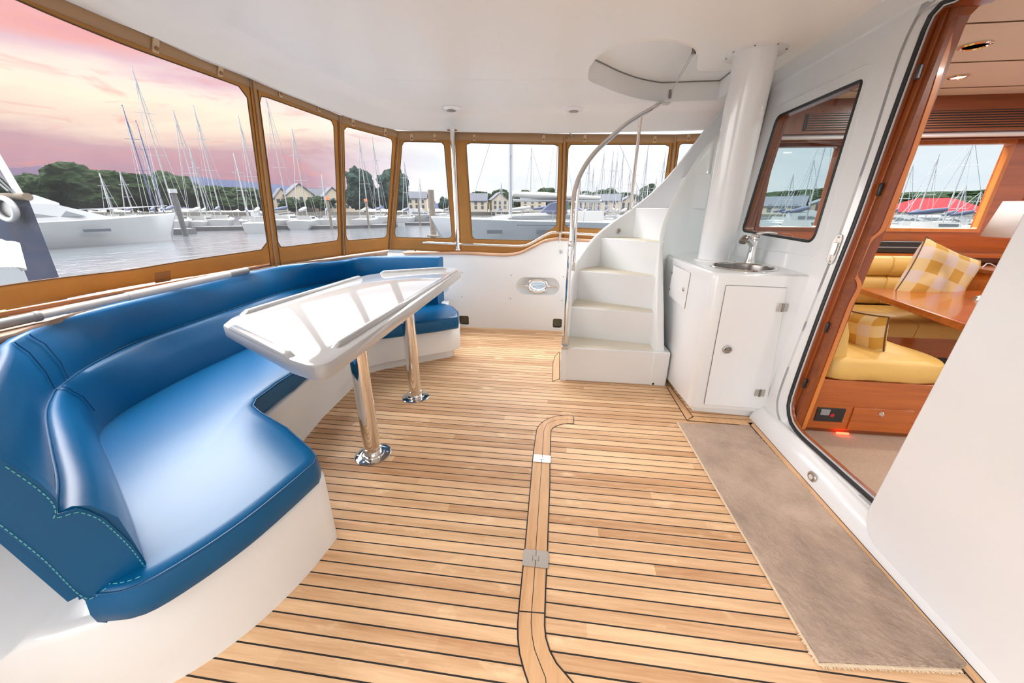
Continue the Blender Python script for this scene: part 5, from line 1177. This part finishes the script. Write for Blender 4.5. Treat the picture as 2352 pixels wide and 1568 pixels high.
for (x, D, y, w_), nm in zip([(-60, 140, 420, 110), (60, 135, 412, 100), (110, 130, 408, 90), (190, 125, 383, 110), (250, 128, 402, 90), (305, 126, 398, 100), (355, 132, 412, 80), (400, 130, 400, 90), (450, 134, 425, 80), (500, 138, 430, 80), (555, 140, 432, 80), (610, 140, 440, 60)], names): tree(x, D, y, w_, 'leafy green tree on the harbour shore, '+nm)
for x, D, y, w_, nm in [(672, 128, 455, 50, 'low bushy green tree before the cream houses, left in the second canvas window'), (735, 128, 452, 60, 'low bushy green tree before the cream houses, right in the second canvas window'), (1105, 210, 440, 70, 'green tree behind the houses left of the big grey yacht mast'), (1150, 205, 436, 70, 'green tree behind the houses just left of the tall yacht mast'), (1205, 215, 438, 60, 'green tree behind the houses between the yacht masts'), (1250, 210, 434, 60, 'green tree behind the houses at the right edge of the wide far window'), (1345, 215, 440, 70, 'green tree behind the houses right of the stair rail'), (1385, 210, 436, 70, 'round green tree behind the houses in the window beyond the stairs'), (1430, 220, 443, 60, 'green tree behind the forest of small masts'), (1490, 172, 425, 50, 'dark feathery tree rising right of the stair rail post'),
    (1810, 190, 440, 120, 'broad green tree seen through the tinted window, left'), (1870, 195, 436, 110, 'broad green tree seen through the tinted window, right'), (2085, 190, 448, 90, 'green tree left of the red roof'), (2225, 150, 440, 120, 'broad green tree right of the red roof'), (2290, 160, 436, 120, 'green tree at the right edge of the saloon window')]: tree(x, D, y, w_, nm)
tree(838, 112, 398, 66, 'left half of the tall dark pine clump beside the fourth canvas window', True); tree(905, 108, 396, 65, 'right half of the tall dark pine clump behind the corner canvas post', True)
tree(1020, 120, 452, 22, 'narrow dark tree left of the chrome pole', True)
# houses
HN = 0
def house(x, D, w, ye, yr, lab, m='stone', r='slate', gable=True, turn=.3):
    global HN; HN += 1; b = wat(x, D); b.z = ZW+1.2; W_ = w/F*D; he = hgt(x, ye, D)-b.z; hr = hgt(x, yr, D)-b.z; Dp = W_*.8
    t = thing('house', b, lab, 'house', 'cream waterfront houses', rz=math.atan2(-b.x, b.y)+turn)
    x0, x1, y0, y1 = -W_/2, W_/2, -Dp/2, Dp/2
    if gable: v = [V(p) for p in ((x0, y0, 0), (x1, y0, 0), (x1, y1, 0), (x0, y1, 0), (x0, y0, he), (x1, y0, he), (x1, y1, he), (x0, y1, he), (0, y0, hr), (0, y1, hr))]; f = [(0, 1, 5, 8, 4), (2, 3, 7, 9, 6), (1, 2, 6, 5), (3, 0, 4, 7), (0, 3, 2, 1)]; rv = [[V((x0-.3, y0-.3, he-.2)), V((0, y0-.3, hr+.05)), V((x1+.3, y0-.3, he-.2)), V((x1+.3, y0-.3, he+.05)), V((0, y0-.3, hr+.35)), V((x0-.3, y0-.3, he+.05))], None]
    else: v = [V(p) for p in ((x0, y0, 0), (x1, y0, 0), (x1, y1, 0), (x0, y1, 0), (x0, y0, he), (x1, y0, he), (x1, y1, he), (x0, y1, he), (x0, 0, hr), (x1, 0, hr))]; f = [(0, 1, 5, 4), (2, 3, 7, 6), (1, 2, 6, 9, 5), (3, 0, 4, 8, 7), (0, 3, 2, 1)]; rv = [[V((x0-.3, y0-.3, he-.2)), V((x0-.3, 0, hr+.05)), V((x0-.3, y1+.3, he-.2)), V((x0-.3, y1+.3, he+.1)), V((x0-.3, 0, hr+.35)), V((x0-.3, y0-.3, he+.1))], None]
    mk('walls', v, f, M[m], t, local=True, smooth=0)
    dv = V((0, Dp+.6, 0)) if gable else V((W_+.6, 0, 0)); rv[1] = [p+dv for p in rv[0]]; mk('roof', *loftg(rv), M[r], t, local=True, smooth=0)
    for i in range(3):
        for j in range(2):
            cx, cz = x0+W_*(.2+.3*i), he*(.25+.4*j); mk('window', *boxg(cx-.45, cx+.45, y0-.05, y0+.02, cz, cz+1.1), M['darkg'], t, local=True, smooth=0)
for x, D, w, ye, yr, g, lab in [(650, 135, 26, 455, 434, 1, 'cream gabled house just right of the first canvas post'), (690, 133, 44, 448, 424, 1, 'large cream gabled house in the middle of the second canvas window'), (728, 140, 36, 452, 436, 0, 'cream house with a long slate roof in the second canvas window'), (765, 135, 34, 452, 432, 1, 'cream gabled house at the right of the second canvas window'), (806, 138, 30, 455, 436, 1, 'cream gabled house at the left of the third canvas window'), (960, 150, 40, 456, 442, 0, 'cream house with slate roof between the corner post and the pile'), (1038, 160, 30, 464, 450, 1, 'small cream house just left of the chrome pole'), (1095, 140, 46, 462, 446, 0, 'cream terrace with slate roof left of the tall yacht mast'), (1145, 142, 36, 460, 444, 1, 'cream gabled house behind the yacht foredeck'), (1225, 150, 50, 458, 444, 0, 'cream house with long slate roof right of the tall yacht mast'), (1342, 130, 34, 464, 446, 1, 'pale gabled house right of the stair rail'), (1395, 132, 50, 462, 448, 0, 'pale terrace with slate roof beyond the stairs'), (1440, 140, 40, 466, 452, 1, 'pale gabled house behind the small masts'), (1800, 120, 60, 474, 454, 0, 'slate-roofed stone house seen through the tinted window'), (1895, 125, 50, 470, 455, 1, 'pale house at the right of the tinted window')]:
    house(x, D, w, ye, yr, lab, gable=bool(g), turn=.25 if g else -.1)
# red roofed pavilion
b = wat(2138, 95); b.z = ZW+1.2; D = 95; t = thing('pavilion', b, 'building with a bright red hipped roof seen through the saloon window', 'building', rz=-.7)
he, hr, W_ = hgt(2138, 486, D)-b.z, hgt(2138, 455, D)-b.z, 6.0
mk('walls', *boxg(-W_, W_, -5, 5, 0, he), M['stone'], t, local=True, smooth=0)
mk('roof', [V(p) for p in ((-W_-.8, -6, he), (W_+.8, -6, he), (W_+.8, 6, he), (-W_-.8, 6, he), (-2, 0, hr), (2, 0, hr))], [(0, 1, 5, 4), (1, 2, 5), (2, 3, 4, 5), (3, 0, 4), (0, 3, 2, 1)], M['redr'], t, local=True, smooth=0)
# boats
def hullg(L, B, H, sheer=.25, stern=.8, z0=-.25):
    rings = []; NS = 14
    for i in range(NS+1):
        s = i/NS; x = -L/2+L*s; w = B/2*(math.sin(math.pi*min(1, (s*.62+.30)))**.75 if s < 1 else 0)*(1 if s < .6 else (1-((s-.6)/.4)**2.2)); w = max(w, .02)
        if s < .3: w = max(w, B/2*(stern+(1-stern)*s/.3))
        h = H*(1+sheer*s**2); k = .72+.2*(1-s)
        xs = x+(.10*L*((s-.75)/.25) if s > .75 else 0)*.5
        rings.append([V((x*.97, 0, z0)), V((x*.98, w*k*.7, z0+.05)), V((x*.99, w*k, H*.35)), V((xs, w, h)), V((xs, w*.94, h+.03)), V((xs, 0, h+.08)), V((xs, -w*.94, h+.03)), V((xs, -w, h)), V((x*.99, -w*k, H*.35)), V((x*.98, -w*k*.7, z0+.05))])
    return loftg(rings)
def sailboat(x, D, L, ytop, head, lab, hull='hullw', cover='navy', mastm='mast', xm=None):
    b = wat(x, D); B = L*.3; H = L*.105
    rz = math.atan2(-b.x, b.y)+head; t = thing('sailing_yacht', b, lab, 'sailing boat', 'moored sailing boats', rz=rz)
    mk('hull', *hullg(L, B, H), M[hull], t, local=True, smooth=50)
    mk('cabin', *loftg([[V((x_, w, H*1.05)), V((x_, w*.85, H*1.05+h)), V((x_, -w*.85, H*1.05+h)), V((x_, -w, H*1.05))] for x_, w, h in ((-L*.15, B*.30, .5), (L*.12, B*.30, .42), (L*.26, B*.15, .06))]), M['deck'], t, local=True)
    for s in (-1, 1): mk('cabin_window', *extr([V((-L*.1, s*B*.29, H*1.05+.16)), V((L*.1, s*B*.29, H*1.05+.14)), V((L*.1, s*B*.28, H*1.05+.32)), V((-L*.1, s*B*.275, H*1.05+.36))], (0, s*.02, 0)), M['darkg'], t, local=True, smooth=0)
    mh = hgt(x, ytop, D)-ZW; r = max(.065, D*.00125)
    mk('mast', *tubeg([V((L*.06, 0, H)), V((L*.06, 0, mh))], [r, r*.7], 8), M[mastm], t, local=True, smooth=60)
    for hh in (.45, .72): mk('spreader', *tubeg([V((L*.06, -B*.28, H+(mh-H)*hh)), V((L*.06, B*.28, H+(mh-H)*hh))], r*.35, 6), M[mastm], t, local=True)
    mk('boom', *tubeg([V((L*.05, 0, H+1.15)), V((-L*.34, 0, H+1.1))], r*.8, 8), M[mastm], t, local=True)
    mk('sail_cover', *tubeg([V((L*.04, 0, H+1.5)), V((-L*.1, 0, H+1.38)), V((-L*.33, 0, H+1.2))], [.17, .2, .1], 8), M[cover], t, local=True, smooth=60)
    wr = max(.012, D*.00035)
    for a, c in ((V((L*.06, 0, mh)), V((L*.52, 0, H*1.3))), (V((L*.06, 0, mh)), V((-L*.49, 0, H))), (V((L*.06, 0, mh*.93)), V((L*.04, B*.46, H))), (V((L*.06, 0, mh*.93)), V((L*.04, -B*.46, H)))): mk('stay', *tubeg([a, c], wr, 5), M['wire'], t, local=True)
    return t
SB = [(395, 60, 10.5, 163, 1.4, 'white sailing yacht with the tallest mast in the large left window', 'navy', 'mast'), (352, 74, 9, 248, 1.45, 'sailing boat with the first dark blue mast in the large left window', 'navy', 'mastb'), (372, 86, 9, 282, 1.5, 'sailing boat with the second, shorter dark blue mast in the large left window', 'navy', 'mastb'), (455, 62, 9, 258, 1.3, 'white sailing yacht right of the black pile in the large left window', 'hullw', 'mast'),
 (502, 64, 10, 246, 1.45, 'white sailing yacht midway between the black pile and the first canvas post', 'navy', 'mast'), (565, 66, 8, 352, 1.6, 'small white sailing yacht left of the first canvas post', 'navy', 'mast'), (592, 52, 9, 268, 1.45, 'white sailing yacht seen just left of the first canvas post', 'hullw', 'mast'), (470, 84, 8, 340, 1.4, 'distant sailing boat behind the yachts right of the black pile', 'hullw', 'mast'), (300, 98, 8, 395, 1.3, 'distant sailing boat behind the motor yacht bow', 'navy', 'mast'), (255, 92, 8, 398, 1.5, 'distant sailing boat just right of the motor yacht', 'navy', 'mast'),
 (655, 60, 10, 228, 1.15, 'white sailing yacht with the tall mast in the second canvas window', 'navy', 'mast'), (700, 57, 9.5, 296, 1.35, 'white sailing yacht in the middle of the second canvas window', 'hullw', 'mast'), (750, 66, 8, 400, 1.5, 'small sailing boat at the right of the second canvas window', 'navy', 'mast'),
 (842, 60, 9.5, 317, 1.35, 'white sailing yacht at the left of the third canvas window', 'hullw', 'mast'), (872, 74, 9.5, 314, 1.4, 'white sailing yacht at the right of the third canvas window', 'navy', 'mast'), (936, 75, 8, 370, 1.3, 'sailing boat right of the corner canvas post', 'navy', 'mast'), (968, 95, 8, 410, 1.5, 'distant sailing boat left of the old wooden pile', 'hullw', 'mast'), (1030, 90, 8, 400, 1.2, 'distant sailing boat just left of the chrome pole', 'navy', 'mast'),
 (1211, 52, 11, 338, .9, 'white yacht moored behind the large grey one, its mast in mid-window', 'hullw', 'mast'), (1267, 48, 12, 250, 1.0, 'white yacht with a thick mast at the right of the wide far window', 'navy', 'mast'), (1150, 80, 8, 420, 1.3, 'small distant sailing boat behind the grey yacht bow', 'navy', 'mast')]
for x, D, L, yt, hd, lab, cv_, mm in SB: sailboat(x, D, L, yt, hd, lab, 'hullw', cv_, mm)
rnd = random.Random(5)
for k in range(16):
    x = 1330+k*13+rnd.uniform(-4, 4); D = (58, 71, 84, 97)[k % 4]+rnd.uniform(-1, 1); yt = rnd.uniform(330, 430)
    nm = ['left of', 'behind', 'right of'][k % 3]
    sailboat(x, D, rnd.uniform(7, 10), yt, rnd.uniform(1.35, 1.8), '%s small moored sailing boat counting rightwards from the stair rail' % ['first','second','third','fourth','fifth','sixth','seventh','eighth','ninth','tenth','eleventh','twelfth','thirteenth','fourteenth','fifteenth','sixteenth'][k], 'hullw', rnd.choice(['navy', 'hullw']), 'mast')
for x, D, L, yt, hd, lab in [(1800, 70, 9, 400, 1.2, 'sailing boat at the left of the tinted window, short mast'), (1835, 60, 9, 368, 1.0, 'sailing boat in the middle of the tinted window'), (1852, 40, 11, 250, 1.3, 'sailing boat with the tallest mast in the tinted window'), (2058, 60, 9, 380, 1.2, 'sailing boat at the left edge of the saloon window'), (2110, 55, 9, 355, 1.4, 'sailing boat left of the red roof'), (2165, 48, 10, 325, 1.0, 'sailing boat with the tall leaning mast before the red roof'), (2195, 60, 8, 425, 1.3, 'short-masted sailing boat right of the red roof centre'), (2232, 60, 8, 440, 1.1, 'short-masted sailing boat at the right of the saloon window')]: sailboat(x, D, L, yt, hd, lab)
# large grey yacht close by in the wide far window
b = wat(1262, 24.5); t = thing('large_yacht', b, 'large pale grey sailing yacht lying across the wide far window', 'sailing boat', rz=math.pi+.10)
L, B, H = 13.6, 4.0, 1.78; SX = 2.2
mk('hull', *hullg(L, B, H, .12, .85), M['hullg'], t, local=True, smooth=50)
for s in (-1, 1):
    mk('cove_stripe', *loftg([[V((x_, s*(w+.012), H*.93)), V((x_, s*(w+.012), H*.915))] for x_, w in ((-6.3, 1.66), (-3, 1.88), (0, 1.95), (2, 1.86))], False, False), M['hulln'], t, local=True, fixn=False)
    for x_ in (3.3, .4, -2.6): mk('hull_port', *boxg(x_-.45, x_+.45, s*1.92-.06, s*1.92+.06, 1.15, 1.36), M['darkg'], t, local=True)
    mk('cabin_window', *extr([V((-1.6, s*1.05, H+.20)), V((2.6, s*.97, H+.18)), V((2.2, s*.92, H+.33)), V((-1.5, s*.99, H+.42))], (0, s*.04, 0)), M['darkg'], t, local=True, smooth=0)
mk('cabin', *loftg([[V((x_, w, H*.98)), V((x_, w*.86, H+h)), V((x_, -w*.86, H+h)), V((x_, -w, H*.98))] for x_, w, h in ((-3.2, 1.15, .62), (-.5, 1.1, .58), (2.5, 1.0, .42), (4.6, .5, .10))]), M['deck'], t, local=True)
mk('spray_hood', *loftg([[V((x_, 1.1*k, H+.5)), V((x_, .95*k, H+.5+h)), V((x_, 0, H+.56+h)), V((x_, -.95*k, H+.5+h)), V((x_, -1.1*k, H+.5))] for x_, k, h in ((.6, .7, .02), (0, .95, .55), (-1.0, 1, .75))]), M['navy'], t, local=True)
xm = wat(1170, 24.5); ml = .15
mk('mast', *tubeg([V((.25+SX, 0, H)), V((.25+SX, 0, 17.5))], [.11, .08], 12), M['mast'], t, local=True, smooth=60)
for hh in (5.5, 9.5, 13.5): mk('spreader', *tubeg([V((.2+SX, -1.0, hh)), V((.2+SX, 1.0, hh))], .035, 6), M['mast'], t, local=True)
mk('boom', *tubeg([V((.1+SX, 0, H+1.25)), V((-3.2, 0, H+1.2))], .09, 10), M['mast'], t, local=True, smooth=60)
mk('sail_cover', *tubeg([V((.1+SX, 0, H+1.6)), V((.5, 0, H+1.52)), V((-3.1, 0, H+1.38))], [.16, .22, .12], 10), M['deck'], t, local=True, smooth=60)
for a, c in ((V((.25+SX, 0, 17.3)), V((6.5, 0, H+.2))), (V((.25+SX, 0, 17.3)), V((-6.5, 0, H))), (V((.25+SX, 0, 15)), V((.1+SX, 1.7, H))), (V((.25+SX, 0, 15)), V((.1+SX, -1.7, H))), (V((.25+SX, 0, 9.5)), V((5.2, 0, H+.2))), (V((-3.1, 0, H+1.2)), V((-4.5, .6, H)))): mk('stay', *tubeg([a, c], .016, 6), M['wire'], t, local=True)
for k in range(7):
    for s in (-1, 1): x_ = -5.5+k*1.8; w = 1.75*(1-max(0, (x_-1)/6.5)**2); mk('stanchion', *tubeg([V((x_, s*w, H)), V((x_, s*w, H+.65))], .016, 6), M['wire'], t, local=True)
for s in (-1, 1): mk('guard_wire', *tubeg([V((x_, s*1.75*(1-max(0, (x_-1)/6.5)**2), H+.64)) for x_ in (-5.5, -2, 1, 3.5, 5.3)], .010, 6), M['wire'], t, local=True)
# white motor yacht at the left
def motor(x, D, L, head, lab, fly=True):
    b = wat(x, D); t = thing('motor_yacht', b, lab, 'motor boat', 'motor boats', rz=math.atan2(-b.x, b.y)+head); B = L*.3; H = L*.125
    mk('hull', *hullg(L, B, H, .30, .9), M['hullw'], t, local=True, smooth=50)
    for s in (-1, 1):
        mk('hull_window', *extr([V((L*.05, s*B*.49, H*.62)), V((L*.16, s*B*.49, H*.62)), V((L*.16, s*B*.49, H*.74)), V((L*.05, s*B*.49, H*.74))], (0, s*.05, 0)), M['darkg'], t, local=True)
        mk('side_window', *extr([V((-L*.25, s*B*.37, H*1.25)), V((L*.10, s*B*.33, H*1.25)), V((L*.02, s*B*.31, H*1.52)), V((-L*.25, s*B*.34, H*1.55))], (0, s*.05, 0)), M['darkg'], t, local=True)
    mk('superstructure', *loftg([[V((x_, w, H)), V((x_, w*.88, H+h)), V((x_, -w*.88, H+h)), V((x_, -w, H))] for x_, w, h in ((-L*.32, B*.38, H*.75), (L*.0, B*.37, H*.75), (L*.18, B*.28, H*.28), (L*.34, B*.12, .05))]), M['hullw'], t, local=True, smooth=40)
    mk('windscreen', *loftg([[V((x_, w, z)), V((x_, -w, z))] for x_, w, z in ((L*.13, B*.26, H*1.42), (L*.02, B*.29, H*1.72))], False, False), M['darkg'], t, local=True)
    if fly: mk('flybridge', *loftg([[V((x_, w, H*1.7)), V((x_, w*.9, H*1.7+h)), V((x_, -w*.9, H*1.7+h)), V((x_, -w, H*1.7))] for x_, w, h in ((-L*.3, B*.3, H*.35), (-L*.05, B*.28, H*.40), (L*.03, B*.2, H*.1))]), M['hullw'], t, local=True)
    mk('bow_rail', *tubeg([V((L*.1, B*.44, H*1.5)), V((L*.4, B*.2, H*1.65)), V((L*.52, 0, H*1.7)), V((L*.4, -B*.2, H*1.65)), V((L*.1, -B*.44, H*1.5))], .03, 6), M['wire'], t, local=True)
motor(110, 40, 12.5, .28, 'large white motor yacht behind the dark barge at the left')
motor(615, 80, 8, .4, 'small white motor boat by the first canvas post', False); motor(970, 80, 9, .2, 'white motor cruiser left of the old wooden pile'); motor(1320, 70, 8, .5, 'small motor boat behind the stair rail', False); motor(1880, 60, 9, .4, 'white motor boat at the bottom of the tinted window')
motor(2090, 60, 9, .3, 'white motor boat at the bottom left of the saloon window', False); motor(2200, 62, 9, -.3, 'white motor boat at the bottom right of the saloon window', False)
# pontoon with piles
def seg(name, xa, Da, xb, Db, wd, h, lab, m='pont'):
    a, b = wat(xa, Da), wat(xb, Db); d = (b-a).normalized(); s = V((-d.y, d.x, 0))*wd/2
    o = mk(name, *extr([a-s, b-s, b+s, a+s], (0, 0, h)), M[m]); tag(o, lab, 'pontoon')
seg('pontoon', 225, 53, 425, 50, 2.0, .55, 'dark floating pontoon ending at the black pile'); seg('pontoon', 430, 57, 690, 55, 1.6, .45, 'long pontoon in front of the yachts right of the black pile'); seg('pontoon', 700, 54, 905, 56, 1.6, .4, 'pontoon in front of the yachts in the second and third canvas windows'); seg('pontoon', 930, 62, 1290, 60, 1.6, .4, 'distant pontoon behind the old wooden pile')
def pile(x, D, ytop, r, lab, m='pile', cap=None):
    b = wat(x, D); t = thing('mooring_pile', b, lab, 'pile', 'mooring piles'); h = hgt(x, ytop, D)
    mk('post', *tubeg([V((b.x, b.y, ZW-.6)), V((b.x, b.y, h))], [r, r*.92], 14), M[m], t, smooth=50)
    if cap: mk('cap', *tubeg([V((b.x, b.y, h-.05)), V((b.x, b.y, h+.3))], r*1.35, 12), M[cap], t, smooth=50)
pile(408, 47, 442, .22, 'black pile with a white cap at the end of the dark pontoon', 'pont', 'hullw'); pile(755, 52, 458, .16, 'thin pile with an orange top in the second canvas window', 'pile', 'orange'); pile(842, 54, 462, .15, 'thin pile with an orange top in the third canvas window', 'pile', 'orange')
pile(992, 33, 436, .27, 'thick weathered wooden pile standing in the water left of the chrome pole'); pile(962, 60, 458, .15, 'thin grey pile behind the thick weathered one')
o = tube('pile_beam', [wat(978, 33)+V((0, 0, .35)), wat(1040, 31)+V((0, 0, .35))], .10, M['pile'], seg=8); tag(o, 'low horizontal timber beside the thick weathered pile', 'beam')
# dark barge bow close by on the left
top_ = [far(x, y, D) for x, y, D in [(-420, 470, 11), (-120, 462, 9), (0, 458, 8), (66, 458, 7.4)]]
bot = [far(x, y, D) for x, y, D in [(-420, 640, 11), (-120, 650, 9), (20, 648, 7.9), (128, 640, 7.2)]]
for p in bot: p.z = ZW-.1
bg_ = thing('dark_barge', (top_[2].x, top_[2].y, ZW), 'bow of a dark navy barge with a white hawse ring at the left edge', 'barge')
T1, B1 = catm(top_, 6), catm(bot, 6); 
ts2 = [p*1.0+V((p.x, p.y, 0)).normalized()*3.2 for p in T1]; bs2 = [p+V((p.x, p.y, 0)).normalized()*2.6 for p in B1]
mk('hull', *loftg([[a, a.lerp(b, .5)+V((b.x-a.x, b.y-a.y, 0))*.06, b, c, d_] for a, b, c, d_ in zip(T1, B1, bs2, ts2)]), M['hulln'], bg_, smooth=40)
mk('timber_rail', *tubeg([p+V((0, 0, .03)) for p in T1+[T1[-1]+(T1[-1]-T1[-2])*.05]], .045, 10), M['bark'], bg_, smooth=60)
c = far(30, 480, 7.68); ux = (T1[-1]-T1[-8]).normalized(); nrm = ux.cross(V((0, 0, 1))).normalized(); nrm = nrm if nrm.dot(EYE-c) > 0 else -nrm
c = c+nrm*.06
mk('hawse_ring', *tubeg([c+ux*(.21*math.cos(a))+V((0, 0, .125*math.sin(a)))  for a in [2*math.pi*k/30 for k in range(30)]], .032, 8, True), M['hullw'], bg_, smooth=60)
mk('hawse_hole', *extr([c-nrm*.03+ux*(.19*math.cos(a))+V((0, 0, .11*math.sin(a))) for a in [2*math.pi*k/24 for k in range(24)]], nrm*.01), M['pvc'], bg_)
a, b = far(48, 452, 7.6), far(-12, 350, 8.0); mk('bow_davit', *tubeg([a, b], .035, 8), M['mast'], bg_); 
for k in range(3): mk('rigging_line', *tubeg([far(48-k*14, 452-k*6, 7.6), far(-30, 370+k*14, 8.2)], .012, 6), M['pont'], bg_)
# white tender with fenders ahead of the barge
tt0 = [far(x, y, 5.6) for x, y in [(-260, 622), (-40, 618), (30, 612), (60, 632)]]; tb0 = [far(x, y, 5.6) for x, y in [(-260, 700), (-40, 700), (30, 690), (58, 680)]]
tn = thing('white_tender', (tt0[2].x, tt0[2].y, ZW), 'bow of a white tender with ropes below the dark barge', 'boat')
mk('hull', *loftg([[a, b, b+V((b.x, b.y, 0)).normalized()*.9, a+V((a.x, a.y, 0)).normalized()*1.1] for a, b in zip(catm(tt0, 5), catm([V((p.x, p.y, ZW-.05)) for p in tb0], 5))]), M['hullg'], tn, smooth=40)
for x in (-12, 8, 26): mk('fender', *tubeg([far(x, 558, 5.75), far(x+12, 618, 5.65)], [.05, .06], 10), M['poleW'], tn, smooth=60)
mk('rope', *tubeg(catm([far(-30, 552, 5.8), far(10, 556, 5.75), far(40, 584, 5.7), far(52, 615, 5.65)], 5), .018, 8), M['poleW'], tn, smooth=60)
